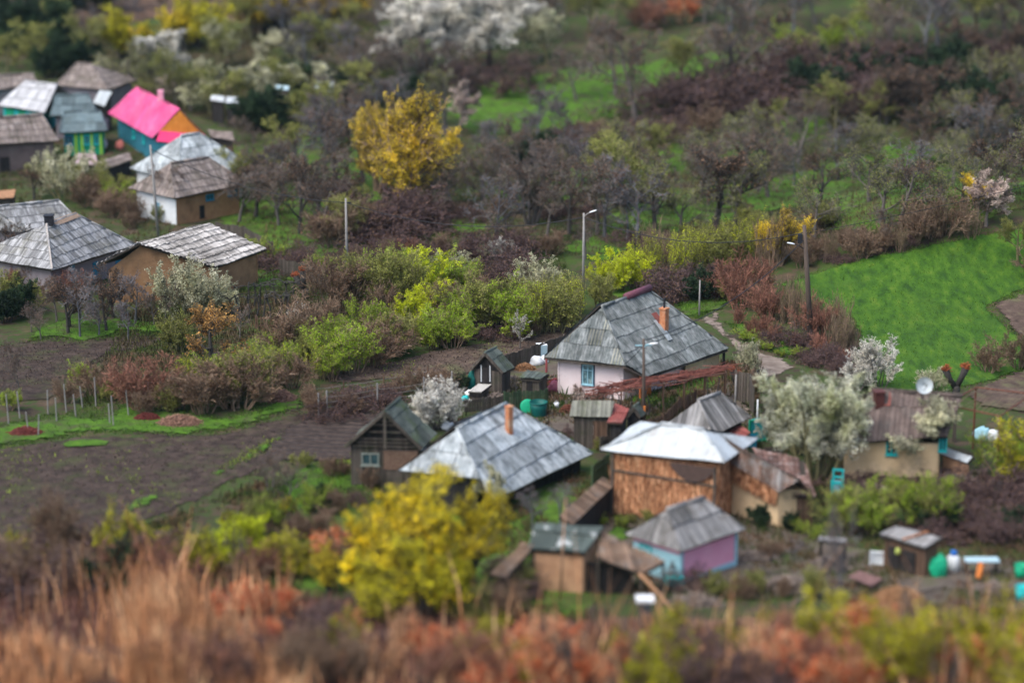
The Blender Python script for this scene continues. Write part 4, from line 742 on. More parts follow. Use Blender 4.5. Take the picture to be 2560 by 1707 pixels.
lean('far_house', 'far white house at the right end of the far row', (786, 222), (832, 222), (836, 206), (792, 205), 1.9, 2.4, R_LIGHT, P_WHITE, 'sheet', cat='house')
lean('orange_shed', 'orange-brown shed roof above the big left house', (-10, 500), (34, 496), (40, 474), (-4, 478), 1.0, 1.2, flat('orange_brown_roof', (.38, .2, .1)), W_WOOD, 'plank')
lean('white_roofed_shed', 'thin white slab roof right of the brown-grey hip roof', (605, 446), (664, 438), (666, 432), (608, 436), 1.8, 1.9, R_WHITE, W_WOOD, 'metal', open_=True)
o, h = lean('far_shed', 'dark shed under the right end of the pink roof', (530, 345), (585, 352), (582, 330), (520, 326), 1.8, 2.3, R_BRSH, W_BLACK, 'shingle')
# ------------------------------------------------------------------ fences, trellis, poles
def gp(*a): return [G(x, y) for x, y in a]
fence_line('board_fence', gp((1250, 938), (1330, 912), (1412, 882)), 1.25, .14, W_WOOD, 'dark grey board fence behind the white sapling')
fence_line('board_fence', gp((1262, 1034), (1300, 1030), (1368, 1026)), 1.35, .14, W_GREEN, 'mossy green board fence behind the green drum', lean=.05)
fence_line('board_fence', gp((1164, 1030), (1210, 1026), (1258, 1020)), .8, .14, W_WOOD, 'low grey board fence below the gabled hut')
fence_line('board_fence', gp((1150, 1075), (1200, 1062), (1256, 1045)), .7, .13, W_WOODB, 'broken brown fence behind the pale hip roof')
fence_line('board_fence', gp((1392, 1115), (1330, 1090), (1290, 1070)), 1.0, .14, W_WOOD, 'shadowed board fence right of the pale hip roof')
fence_line('board_fence', gp((1604, 1090), (1660, 1070), (1700, 1030), (1740, 1010)), .9, .1, W_WOODB, 'brown picket fence below the vine arbour', gap=.06, lean=.2)
fence_line('board_fence', gp((1600, 1090), (1545, 1120), (1500, 1130)), .9, .13, W_WOOD, 'dark fence beside the outhouse', lean=.1)
fence_line('board_fence', gp((1836, 1000), (1872, 1010), (1880, 1040)), 1.9, .2, W_WOOD, 'tall grey board fence at the path beside the plank roof hut', gap=.03, lean=.1)
fence_line('board_fence', gp((1520, 1212), (1478, 1245)), 1.8, .16, W_GREEN, 'high dark green fence between the pale roof and the maize barn')
fence_line('board_fence', gp((540, 590), (610, 600), (680, 640)), 1.1, .16, W_WOOD, 'grey fence behind the striped roof barn', lean=.1)
fence_line('board_fence', gp((700, 690), (760, 700), (812, 714)), 1.3, .15, W_WOOD, 'dark board fence left of the pollard tree')
fence_line('wattle_fence', gp((640, 822), (690, 822), (730, 818)), .9, .05, W_WOODB, 'thin stick fence in front of the old vine', gap=.16, post=1.5)
fence_line('board_fence', gp((1095, 855), (1200, 838), (1330, 822), (1420, 806)), .8, .1, W_BLACK, 'dark fence hidden in the hedge shade', gap=.12, lean=.15)
fence_line('board_fence', gp((2110, 1200), (2230, 1212), (2340, 1215)), .5, .1, W_WOOD, 'low wrecked fence before the cream house', gap=.15, lean=.4)
def trellis(name, label, pts, h, mt, wires=3, post=.05):
    o = thing(name, pts[0].copy(), label, 'trellis'); m = MB()
    for p in pts: m = MB(); m.tube([p - UP * .2, p + UP * h], post, 6); m.build('post', mt, o)
    w = MB()
    for a, b in zip(pts[:-1], pts[1:]):
        for i in range(wires): z = h * (.35 + .6 * i / wires); w.tube([a + UP * z, (a + b) / 2 + UP * (z - .06), b + UP * z], .014, 4)
    w.build('wire_run', flat('grey_wire_' + name, (.2, .19, .18)), o); return o
trellis('wire_trellis', 'wire vine trellis with grey posts at the yard corner', gp((797, 1046), (818, 1040), (944, 1020), (1060, 1005), (1130, 990)), 1.6, C_CONC)
trellis('wire_trellis', 'second trellis line behind the dead vines', gp((780, 1010), (860, 1000), (960, 985), (1070, 965)), 1.3, W_WOODB)
rs = random.Random(8); st = [(72, 1085), (95, 1090), (142, 1056), (166, 1030), (22, 1060), (207, 1020), (240, 1015), (275, 1060), (284, 1065), (322, 1040), (374, 1022), (365, 1000), (120, 1035), (50, 1045), (190, 1040)]
st.sort()
for i, (x, y) in enumerate(st):
    b = G(x, y); m = MB(); m.tube([b - UP * .2, b + Vector((rs.uniform(-.12, .12), 0, rs.uniform(1.2, 1.9)))], [.05, .04], 6)
    tag(m.build('vineyard_stake', C_CONC), f"pale grey vineyard stake, {'leftmost' if i == 0 else 'rightmost' if i == len(st) - 1 else ORD[i] + ' from the left'} in the small vineyard", 'stake', 'vineyard stakes on the left')
# utility poles
z = .05
b = G(1610, 1060); t_ = b + UP * 5.3 + Vector((-.1, 0, 0)); o = pole('utility_pole', b, t_, .12, 'wooden pole with white street lamp in front of the main house', C_POLEW); lamp(o, t_ - UP * .55, Vector((.75, -.3, .15)).normalized(), C_LBLUE, C_WHITE, .4); g = MB(); g.box(b + UP * 1.0 + Vector((0, -.14, 0)), (.12, .08, .35)); g.build('meter_tag', C_ORANGE, o); g = MB(); g.beam(t_ - UP * .4 - Vector((.5, 0, 0)), t_ - UP * .4 + Vector((.5, 0, 0)), .06); g.build('cross_arm', C_LBLUE, o); TP = t_
b = G(2028, 850); t_ = P(2003, 582, b.z + 8.2); t_ = b + UP * 7.9 + Vector((-.72, 0, 0)); o = pole('utility_pole', b, t_, .2, 'tall dark leaning pole with street lamp beside the green meadow', C_POLEW); lamp(o, t_ - UP * 1.6, Vector((-.9, -.2, .2)).normalized(), C_DARK, C_WHITE, .7); g = MB(); g.box(t_ - UP * .9 - Vector((.25, 0, 0)), (.3, .25, .6)); g.build('transformer_box', C_DARK, o); T2 = t_
b = G(1458, 735); t_ = b + UP * 6.0; T3 = t_; o = pole('utility_pole', b, t_, .11, 'slim grey pole with white lamp behind the hedge centre', C_CONC); lamp(o, t_ - UP * .3, Vector((.8, -.2, .3)).normalized(), C_CONC, C_WHITE, .5)
b = G(868, 690); t_ = b + UP * 5.9; T1 = t_; o = pole('utility_pole', b, t_, .12, 'plain concrete pole below the large gold willow', C_CONC); g = MB(); g.beam(t_ - UP * .3 - Vector((.4, 0, 0)), t_ - UP * .3 + Vector((.4, 0, 0)), .07); g.build('cross_arm', C_DARK, o)
b = G(396, 590); t_ = b + UP * 7.4 + Vector((-.35, 0, 0)); T5 = t_; o = pole('utility_pole', b, t_, .13, 'grey-green pole before the white walled house', C_CONC)
b = G(1000, 290); 
b = G(1748, 790); o = pole('utility_pole', b, b + UP * 2.6, .07, 'short grey post at the shaded hedge behind the main house', C_CONC, 'post')
b = G(1838, 1022); pole('fence_post', b, b + UP * 2.2, .07, 'pale concrete post beside the plank roof hut', C_CONC, 'post'); b = G(1893, 1050); pole('fence_post', b, b + UP * 1.3, .06, 'white post at the turquoise gate', C_WHITE, 'post')
wire('power_cable', T5 - UP * .3, T1 - UP * .3, .9, 'cable between the two poles of the left village', C_DARK, .03); wire('power_cable', T1 - UP * .3, T3 - UP * .3, 1.2, 'cable across the hedge between the concrete pole and the lamp pole', C_DARK, .03); wire('power_cable', T3 - UP * .3, T2 - UP * .5, 1.2, 'cable from the hedge lamp pole to the roadside pole', C_DARK, .03)
wire('power_cable', TP - UP * .1, T2 - UP * 1.0, 1.0, 'sagging cable from the front pole to the roadside pole', C_DARK, .03); wire('power_cable', TP - UP * .4, HM['a'].lerp(HM['s'], .9) - UP * .2, .15, 'service cable from the front pole to the main house', C_DARK, .02); wire('power_cable', T2 - UP * .6, Vector((75, 200, 12)), 1.2, 'cable running right from the roadside pole', C_DARK, .02)
# vine arbour
o = thing('vine_arbour', G(1560, 1010), 'vine arbour of reddish canes along the main house', 'arbour'); rs = random.Random(21); c1_, c2_, c3_, c4_ = P(1500, 968, HM['z0'] + 1.9), P(1812, 914, HM['z0'] + 1.9), P(1815, 932, HM['z0'] + 1.9), P(1530, 985, HM['z0'] + 1.9)
c4_ = c1_ + (c3_ - c2_) * 1.0; g = MB(); m = MB()
for i in range(170):
    u_, v_ = rs.random(), rs.random(); p = c1_.lerp(c2_, u_).lerp(c4_.lerp(c3_, u_), v_) + UP * rs.uniform(-.12, .15); d = ((c2_ - c1_).normalized() * rs.uniform(.5, 1.6) + Vector((rs.uniform(-.4, .4), rs.uniform(-.5, .5), rs.uniform(-.25, .2)))); g.tone = rs.random(); g.tube([p - d, p + UP * rs.uniform(-.1, .1), p + d], [.03, .03, .015], 4)
g.build('cane_mat', mat('red_vine_canes', [(.14, .045, .035), (.28, .11, .08)], scale=5, tone=.4, rough=.9, bump=0), o)
for i in range(7):
    for side in (0, 1): a = (c1_.lerp(c2_, i / 6) if side else c4_.lerp(c3_, i / 6)); m.tube([Vector((a.x, a.y, H(a.x, a.y) - .2)), a], .05, 6)
for i in range(5): a = c1_.lerp(c2_, i / 4); b = c4_.lerp(c3_, i / 4); m.tube([a, b], .035, 5)
m.tube([c1_, c2_], .04, 5); m.tube([c4_, c3_], .04, 5); m.build('frame', W_WOODB, o); v = MB()
for i in range(10):
    a = c4_.lerp(c3_, rs.random()); q = Vector((a.x + rs.uniform(-.3, .3), a.y, H(a.x, a.y))); v.tube([q, q.lerp(a, .4) + Vector((rs.uniform(-.25, .25), 0, 0)), q.lerp(a, .8) + Vector((rs.uniform(-.2, .2), 0, 0)), a], [.05, .04, .035, .03], 5)
v.build('vine_stem', W_DARK, o)
# right hand pergola
o = thing('pergola', G(2440, 1060), 'rusty pole pergola with bare vines behind the cream house', 'pergola'); zz = H(38, 165) + 2.2; q = [P(2366, 1012, zz), P(2500, 1040, zz), P(2580, 985, zz), P(2440, 968, zz)]; g = MB()
for a, b in ((0, 1), (1, 2), (2, 3), (3, 0)): g.tube([q[a], q[b]], .05, 6)
for p in q: g.tube([Vector((p.x, p.y, H(p.x, p.y) - .2)), p], .06, 6)
g.build('frame', C_RUST, o); v = MB()
for i in range(12): a = q[0].lerp(q[1], i / 11); b = q[3].lerp(q[2], i / 11); v.tube([a, (a + b) / 2 + Vector((rs.uniform(-.3, .3), 0, rs.uniform(-.1, .3))), b], .018, 4)
v.build('vine_canes', W_BROWN, o)
a0 = G(585, 800); b0 = G(730, 790)
for rrow in range(2):
    for i in range(9):
        g = MB(); p = a0.lerp(b0, i / 8) + Vector((0, rrow * 3.5, 0)); p.z = H(p.x, p.y); q = p + UP * 1.5 + Vector((rs.uniform(-.4, .4), 0, 0)); g.tube([p - UP * .1, p.lerp(q, .5) + Vector((rs.uniform(-.2, .2), 0, 0)), q], [.09, .07, .05], 6)
        for k_ in range(3): e = q + Vector((rs.uniform(-1.2, 1.2), rs.uniform(-.5, .5), rs.uniform(-.2, .4))); g.tube([q - UP * .03, q.lerp(e, .5) + UP * .15, e], [.05, .04, .02], 5)
        rank = 'leftmost' if i == 0 else 'rightmost' if i == 8 else ORD[i] + ' from the left'
        tag(g.build('old_vine', W_DARK), f"black gnarled vine, {rank} in the {'back' if rrow else 'front'} row below the striped barn", 'vine', 'gnarled vines below the striped barn')
# pollarded willows
def pollard(px, py, hpx, forks, label, sd):
    g0 = G(px, py); s = hpx / pxm(g0); r = random.Random(sd); o = thing('pollard_tree', g0, label, 'tree'); m = MB(); m.smooth = True; t = MB(); j = g0 + UP * s * .35
    m.tube([g0 - UP * .2, g0 + UP * s * .2 + Vector((.05, 0, 0)), j], [s * .13, s * .11, s * .12], 9)
    for dx, hh in forks:
        e = g0 + Vector((dx * s, r.uniform(-.1, .1) * s, hh * s)); m.tube([j - UP * .2, j.lerp(e, .5) + Vector((dx * .15 * s, 0, 0)), e], [s * .09, s * .085, s * .12], 8)
        for i in range(110): d = rnd_dir(r); d.z = abs(d.z) * .8 + .1; q = e + rnd_dir(r) * s * .07; t.tone = r.random(); t.beam(q, q + d * s * r.uniform(.08, .16), .03, .03)
    m.build('trunk', W_DARK, o); t.build('shoot_tuft', mat('rust_shoots_%d' % sd, [(.2, .05, .02), (.38, .12, .05)], scale=5, tone=.4, bump=0), o)
pollard(2388, 992, 85, ((-.33, .85), (.25, .92)), 'forked pollard with rusty shoot heads behind the cream house', 1)
pollard(762, 748, 75, ((-.3, .78), (-.05, 1.0)), 'black pollard with rusty heads left of the garden hedge', 2)
pollard(1838, 975, 60, ((-.15, .9), (.1, .75)), 'dark knotty pollard stump at the arbour end', 3)
# ------------------------------------------------------------------ yard things
def heap(px, py, sx, sy, sz, mt, label, cat, n=420, th=.03, ln=.45):
    b = G(px, py); r = random.Random(px); m = MB(); m.tone = .3
    vs = [b - UP * .1 + Vector((sx * math.cos(a) * k_, sy * math.sin(a) * k_, sz * (1 - k_ * k_) * (.85 + .3 * r.random()) + .04)) for k_ in (1, .7, .4) for a in [i * .5236 for i in range(12)]] + [b + UP * sz]
    m.mesh(vs, [(i, (i + 1) % 12, 12 + (i + 1) % 12, 12 + i) for i in range(12)] + [(12 + i, 12 + (i + 1) % 12, 24 + (i + 1) % 12, 24 + i) for i in range(12)] + [(24 + i, 24 + (i + 1) % 12, 36) for i in range(12)])
    for i in range(n):
        a = r.uniform(0, 6.283); k_ = math.sqrt(r.random()) * 1.08; p = b + Vector((sx * math.cos(a) * k_, sy * math.sin(a) * k_, max(.03, sz * (1 - k_ * k_)))); d = rnd_dir(r); d.z *= .45; d = d * ln * r.uniform(.4, 1)
        m.tone = r.random(); m.beam(p - d * .5, p + d * .5 + UP * .05, th * r.uniform(.5, 1.3))
    return tag(m.build(label.split()[-1] if False else 'heap', mt), label, cat)
b = G(1346, 1040); o = thing('water_drum', b, 'big dark green open drum in the yard', 'drum'); g = MB(); g.smooth = True; g.lathe(b, [(.02, .03), (.44, .03), (.46, .1), (.5, .5), (.53, .86), (.5, .86), (.46, .5), (.42, .12), (.02, .12)], 28); g.build('drum_body', C_GREEN, o); g = MB(); g.smooth = True; g.lathe(b, [(.53, .84), (.565, .86), (.565, .91), (.53, .93), (.5, .91), (.5, .86)], 28); g.build('rim', C_GREEN, o)
b = G(1319, 1036); ax = Vector((.1, -1, .35)).normalized(); o = thing('drum_lid', b, 'round emerald green lid leaning beside the drum', 'lid'); g = MB(); g.smooth = True; c = b + UP * .46 + Vector((0, .15, 0)); g.lathe(c, [(.02, .07), (.3, .07), (.4, .05), (.46, .0), (.46, -.04), (.02, -.04)], 28, ax); g.build('disc', C_EMER, o)
b = G(1391, 1020); g = MB(); g.smooth = True; g.lathe(b, [(.02, .02), (.12, .02), (.16, .34), (.14, .34), (.1, .05)], 16); o = thing('bucket', b, 'small white bucket near the brown yard fence', 'bucket'); g.build('body', C_WHITE, o); g = MB(); g.tube([b + Vector((-.15, 0, .33)), b + Vector((0, 0, .5)), b + Vector((.15, 0, .33))], .012, 5); g.build('handle', C_WHITE, o)
def bag(px, py, sx, sy, sz, mt, label, cat='bag', sd=0, name=None):
    b = G(px, py); r = random.Random(sd + px); bm = bmesh.new(); bmesh.ops.create_icosphere(bm, subdivisions=3, radius=1)
    for v in bm.verts:
        k = 1 + .28 * noise.noise(v.co * 1.7 + Vector((sd, px, 0))); v.co = Vector((v.co.x * sx * k, v.co.y * sy * k, (max(-.55, v.co.z) + .5) * sz * k))
    me = bpy.data.meshes.new(name or cat); bm.to_mesh(me); bm.free(); me.materials.append(mt)
    for p in me.polygons: p.use_smooth = True
    o = bpy.data.objects.new(name or cat, me); o.location = b; sc.collection.objects.link(o); return tag(o, label, cat)
bag(1322, 905, .42, .3, .35, C_WHITE, 'white sack at the left of the yard junk', 'sack', 1); bag(1340, 912, .5, .35, .4, C_WHITE, 'pale blue-white bundle in the middle of the yard junk', 'bundle', 2); bag(1358, 908, .35, .3, .35, C_WHITE, 'white sack leaning on the house eave corner', 'sack', 3); bag(1332, 897, .22, .2, .3, C_EMER, 'green bag on top of the yard junk', 'bag', 4)
o = thing('cabinet', G(1354, 900), 'white old fridge standing behind the yard junk', 'fridge'); g = MB(); b = G(1354, 900); g.box(b + UP * .55, (.65, .6, 1.1), .2); g.build('cabinet_body', C_WHITE, o); g = MB(); g.box(b + UP * .6 + Vector((.06, -.325, 0)), (.58, .04, .95), .2); g.build('door', C_PALEB, o)
bag(1345, 896, .5, .3, .25, C_DARK, 'dark cloth lying over the yard junk', 'cloth', 9)
bag(1390, 980, .55, .4, .45, C_PINKP, 'crumpled maroon cover beside the pink-white wall', 'cover', 5); heap(1392, 962, .6, .4, .4, C_REDP, 'dark red heap left of the pink-white wall', 'heap', 250, .04, .3)
heap(1310, 925, .7, .35, .4, STRAW, 'brushwood heap behind the tiny hut', 'brush heap', 400, .03, .5); bag(1172, 992, .25, .2, .28, C_WHITE, 'small white sack below the hutch', 'sack', 8); bag(1164, 1002, .25, .22, .25, C_TURQ, 'turquoise sack at the foot of the hutch', 'sack', 10); bag(1180, 979, .3, .22, .95, C_GREEN, 'dark green bundle beside the hutch lid', 'bundle', 11)
bag(1120, 1072, .4, .3, .3, C_WHITE, 'white tub behind the pale hip roof', 'tub', 12); heap(700, 1000, .95, .8, .55, mat('dry_twig_heap', [(.16, .09, .07), (.28, .17, .13)], scale=9, rough=1, bump=0, tone=.45), 'heap of dry twigs at the hedge end', 'twig heap', 700, .03, .7); heap(368, 1048, .8, .4, .35, mat('red_leaf_heap', [(.1, .02, .02), (.18, .05, .04)], scale=6, rough=1), 'dark red heap under the leaning bush', 'heap', 420, .04, .35); heap(65, 1085, 1.0, .5, .4, mat('wine_heap', [(.12, .03, .025), (.2, .06, .05)], scale=6, rough=1), 'reddish heap at the left field edge', 'heap', 500, .04, .4)
heap(450, 1060, 1.3, .8, .5, mat('tan_brush_heap', [(.2, .11, .08), (.34, .2, .14)], scale=7, rough=1, bump=0, tone=.45), 'tan brushwood heap on the green strip', 'brush heap', 800, .03, .6); heap(1420, 1030, .5, .4, .4, C_RUST, 'rusty scrap left of the outhouse', 'scrap', 200, .05, .4)
heap(2245, 1520, 1.6, 1.0, 1.0, STRAW, 'brown straw heap in the lower right yard', 'straw heap', 900, .03, .5); heap(2150, 1540, 1.7, .8, .5, STRAW, 'flat straw heap left of the brown one', 'straw heap', 800, .03, .5); heap(1990, 1620, 1.6, 1.0, .8, STRAW, 'tan straw pile in the bottom right brush', 'straw heap', 800, .03, .5)
bag(2345, 1440, .45, .35, .75, C_EMER, 'emerald tarp bundle right of the tool shed', 'tarp', 21)
b = G(2382, 1428); o = thing('canister', b, 'white and blue canister on the lower right yard', 'canister'); g = MB(); g.smooth = True; g.lathe(b, [(.02, 0), (.3, 0), (.32, .4), (.3, .8), (.12, .9), (.02, .9)], 18); g.build('body', C_WHITE, o); g = MB(); g.smooth = True; g.lathe(b + UP * .88, [(.02, 0), (.16, 0), (.16, .22), (.02, .25)], 14); g.build('cap', flat('bright_blue', (.03, .15, .5)), o)
b = G(2452, 1435); o = thing('work_table', b, 'long cluttered work table in the lower right yard', 'table'); g = MB(); g.box(b + UP * .78, (1.7, .7, .06)); g.build('table_top', C_PALEB, o)
for x, y in ((-.75, -.28), (.75, -.28), (-.75, .28), (.75, .28)): g = MB(); g.box(b + Vector((x, y, .37)), (.07, .07, .75)); g.build('leg', W_BLACK, o)
b = G(2445, 1440); g = MB(); g.beam(b + Vector((-.1, -.5, 0)), b + Vector((.05, -.35, .85)), .3, .05); tag(g.build('board', C_ORANGE), 'orange board leaning on the work table', 'board')
for px, py, mt, l in ((2553, 1445, C_EMER, 'upper emerald tub at the right edge'), (2556, 1500, C_TURQ, 'lower turquoise tub at the right edge')):
    b = G(px, py); g = MB(); g.smooth = True; g.lathe(b, [(.02, .02), (.3, .02), (.36, .7), (.33, .7), (.28, .06), (.02, .06)], 18); o = thing('tub', b, l, 'tub'); g.build('body', mt, o); g = MB(); g.smooth = True; g.lathe(b, [(.36, .68), (.39, .72), (.33, .74), (.33, .7)], 18); g.build('rim', mt, o)
bag(2455, 1098, .55, .4, .5, C_LBLUE, 'pale blue sheeted heap right of the cream house', 'sheeting', 41); bag(2482, 1100, .5, .35, .42, C_WHITE, 'white sheeted heap right of the pale blue one', 'sheeting', 42)
b = G(1611, 1570); o = thing('beehive', b, 'dark post box with a white lid below the pink house', 'box'); g = MB(); g.box(b + UP * .7, (.55, .5, 1.4)); g.build('body', flat('slate_box', (.07, .08, .09)), o); g = MB(); g.box(b + UP * 1.46, (.85, .75, .14)); g.build('lid', C_WHITE, o)
b = G(2208, 903); bag(2208, 905, .14, .12, .14, C_WHITE, 'small white stone lying on the meadow', 'stone', 30)
bag(252, 372, .6, .5, .7, C_WHITE, 'white bundle in front of the green and yellow house', 'bundle', 31); bag(300, 372, .4, .4, .5, flat('salmon', (.6, .18, .14)), 'salmon red bundle in front of the pink roofed house', 'bundle', 32); bag(188, 378, .6, .5, .7, C_BLUE, 'dark blue bundle before the yellow stripes', 'bundle', 33)
b = G(485, 552); o = thing('washing_sheet', b, 'white board standing before the ochre side wall', 'board'); g = MB(); g.box(b + UP * .5, (.45, .12, 1.0)); g.build('panel', C_WHITE, o)
m = MB(); m.smooth = True; a, b = G(960, 540), G(1085, 520); m.tube([a + UP * .2, a.lerp(b, .5) + UP * .9, b + UP * 1.1], [.16, .14, .1], 8); m.tube([a.lerp(b, .5) + UP * .9, a.lerp(b, .7) + UP * 2.0], [.1, .05], 6); tag(m.build('fallen_trunk', W_GREY), 'pale fallen trunk right of the gold willow', 'log')
# tiled debris roof beside the blossom tree
lean('rusty_roofed_hut', 'low hut with patchy rusty roof beneath the big blossom tree', (1950, 1238), (2040, 1240), (2010, 1150), (1880, 1120), 1.7, 2.3, mat('rusty_grey_sheets', [(.06, .045, .04), (.18, .10, .08), (.30, .26, .24)], scale=2.2, coord='UV', rough=.9, tone=.4), W_WOODB, 'plank', skip=.06)

STK = mat('bare_sticks', [(.12, .095, .08), (.30, .24, .20)], scale=4, rough=.95, bump=0, tone=.4)
for x, y, sx, sy, sz, l in ((1965, 1470, 1.4, .7, .5, 'tangle of bare sticks in the middle of the lower yard'), (2070, 1425, 1.0, .6, .6, 'stick pile left of the plastered panel'), (1735, 1510, 1.2, .6, .4, 'pile of bare sticks below the pink house corner'), (2390, 1215, 1.5, .7, .6, 'tangled branch pile right of the porch'), (2180, 1235, 1.6, .6, .5, 'branch pile under the cream house window'), (1900, 1400, .9, .5, .4, 'small stick heap before the barn wing'), (2490, 1480, 1.1, .6, .4, 'stick heap in front of the work table'), (1240, 1000, .7, .3, .3, 'stick heap along the low grey fence'), (1460, 1000, .8, .4, .3, 'firewood heap above the outhouse')):
    heap(x, y, sx, sy, sz, STK, l, 'stick heap', 220, .035, 1.1)
rs = random.Random(77)
for i, (x, y, l) in enumerate(((1930, 1440, 'weathered plank lying in the lower yard, left one'), (2010, 1500, 'weathered plank lying near the straw heaps'), (2320, 1480, 'weathered plank lying before the tool shed'), (1780, 1460, 'weathered plank lying right of the pink house'), (1475, 1080, 'plank leaning by the outhouse'), (1270, 990, 'plank beside the low grey fence'), (1345, 958, 'plank lying by the tiny hut'))):
    b = G(x, y); a = rs.uniform(0, 3); d = Vector((math.cos(a), math.sin(a), .12)) * rs.uniform(.7, 1.2); m = MB(); m.beam(b - d + UP * .16, b + d + UP * .2, .18, .04); tag(m.build('plank', W_WOOD), l, 'plank')
# ------------------------------------------------------------------ the ground and its patches
def axis(lo, a, b, hi, fine, grow=1.25):
    v = list(np.arange(a, b + fine, fine)); s = fine
    while v[-1] < hi: s *= grow; v.append(v[-1] + s)
    s = fine
    while v[0] > lo: s *= grow; v.insert(0, v[0] - s)
    return np.array(v)
M_GROUND = mat('rough_ground', [(.02, .015, .013), (.05, .036, .024), (.035, .06, .012), (.065, .046, .030), (.11, .075, .045)], scale=.5, detail=14, rough=1, bump=.8, bscale=3, pos=[.3, .42, .5, .57, .7], stain=(.045, .085, .012), stain_scale=.12, stain_amt=.7)
M_SOIL = mat('dark_soil', [(.018, .012, .010), (.045, .031, .025), (.085, .060, .047)], scale=1.2, detail=14, rough=1, bump=.7, bscale=9, stain=(.055, .07, .02), stain_scale=.5, stain_amt=.5)
M_SOILB = mat('brown_soil', [(.045, .03, .024), (.09, .062, .048), (.15, .105, .08)], scale=1.4, detail=10, rough=1, bump=.8, bscale=8, stain=(.08, .11, .03), stain_scale=.35, stain_amt=.5)
M_GRASS = mat('spring_grass', [(.03, .05, .01), (.055, .125, .01), (.085, .18, .014)], scale=1.3, detail=12, rough=1, bump=.9, bscale=5, stain=(.06, .05, .03), stain_scale=.6, stain_amt=.85)
M_MEADOW = mat('meadow_grass', [(.018, .052, .008), (.034, .090, .009), (.052, .120, .010), (.085, .145, .016)], scale=1.6, detail=14, rough=1, bump=1.0, bscale=2.5, stretch=(1, .35, 1), pos=[.33, .45, .56, .68], stain=(.035, .07, .012), stain_scale=.3, stain_amt=.35)
M_PATH = mat('dirt_path', [(.13, .10, .085), (.20, .16, .13), (.27, .22, .18)], scale=1.5, detail=8, rough=1, bump=.4, bscale=9, stain=(.1, .07, .055), stain_scale=.6, stain_amt=.6)
M_YARD = mat('trodden_earth', [(.075, .058, .048), (.11, .088, .07), (.07, .085, .03)], scale=.8, detail=9, rough=1, bump=.6, bscale=6)
M_ROUGH = mat('rough_pasture', [(.035, .035, .015), (.05, .10, .010), (.075, .155, .014), (.11, .10, .035)], scale=.7, detail=12, rough=1, bump=.9, bscale=4, stain=(.07, .05, .03), stain_scale=.3, stain_amt=.6, pos=[.3, .45, .6, .7])
M_DRYSLOPE = mat('dry_slope', [(.05, .03, .022), (.10, .06, .04), (.26, .15, .09)], scale=.7, detail=10, rough=1, bump=.7, bscale=4)
xs = axis(-320, -62, 62, 320, .8); ys = axis(-40, 84, 290, 900, .8)
X, Y = np.meshgrid(xs, ys); Z = hgt(X, Y)
V = np.stack([X.ravel(), Y.ravel(), Z.ravel()], 1); nx, ny = len(xs), len(ys)
idx = np.arange(nx * ny).reshape(ny, nx); F = np.stack([idx[:-1, :-1], idx[:-1, 1:], idx[1:, 1:], idx[1:, :-1]], -1).reshape(-1, 4)
me = bpy.data.meshes.new('ground'); me.from_pydata(V.tolist(), [], F.tolist()); me.materials.append(M_GROUND); me.polygons.foreach_set('use_smooth', np.ones(len(F), bool)); me.update()
tag(sc.collection.objects.link(bpy.data.objects.new('ground', me)) or bpy.data.objects['ground'], 'rough grassy village ground', None, None, 'structure')
NP = np.random.default_rng(3)
def soften(m):
    nt = m.node_tree; N = nt.nodes; L = nt.links; out = N['Material Output']; b = N['Principled BSDF']
    at = N.new('ShaderNodeAttribute'); at.attribute_name = 'edge'; nz = N.new('ShaderNodeTexNoise'); nz.inputs['Scale'].default_value = 1.6; nz.inputs['Detail'].default_value = 9; nz.inputs['Roughness'].default_value = .75
    tc = N.new('ShaderNodeTexCoord'); L.new(tc.outputs['Object'], nz.inputs['Vector'])
    ma = N.new('ShaderNodeMath'); ma.operation = 'ADD'; L.new(at.outputs['Fac'], ma.inputs[0]); L.new(nz.outputs['Fac'], ma.inputs[1])
    mr = N.new('ShaderNodeMapRange'); mr.inputs[1].default_value = .72; mr.inputs[2].default_value = .84; L.new(ma.outputs[0], mr.inputs[0])
    tr = N.new('ShaderNodeBsdfTransparent'); mx = N.new('ShaderNodeMixShader'); L.new(mr.outputs[0], mx.inputs[0]); L.new(tr.outputs[0], mx.inputs[1]); L.new(b.outputs[0], mx.inputs[2]); L.new(mx.outputs[0], out.inputs['Surface'])
for m_ in (M_SOIL, M_SOILB, M_GRASS, M_MEADOW, M_PATH, M_YARD, M_ROUGH, M_DRYSLOPE): soften(m_)
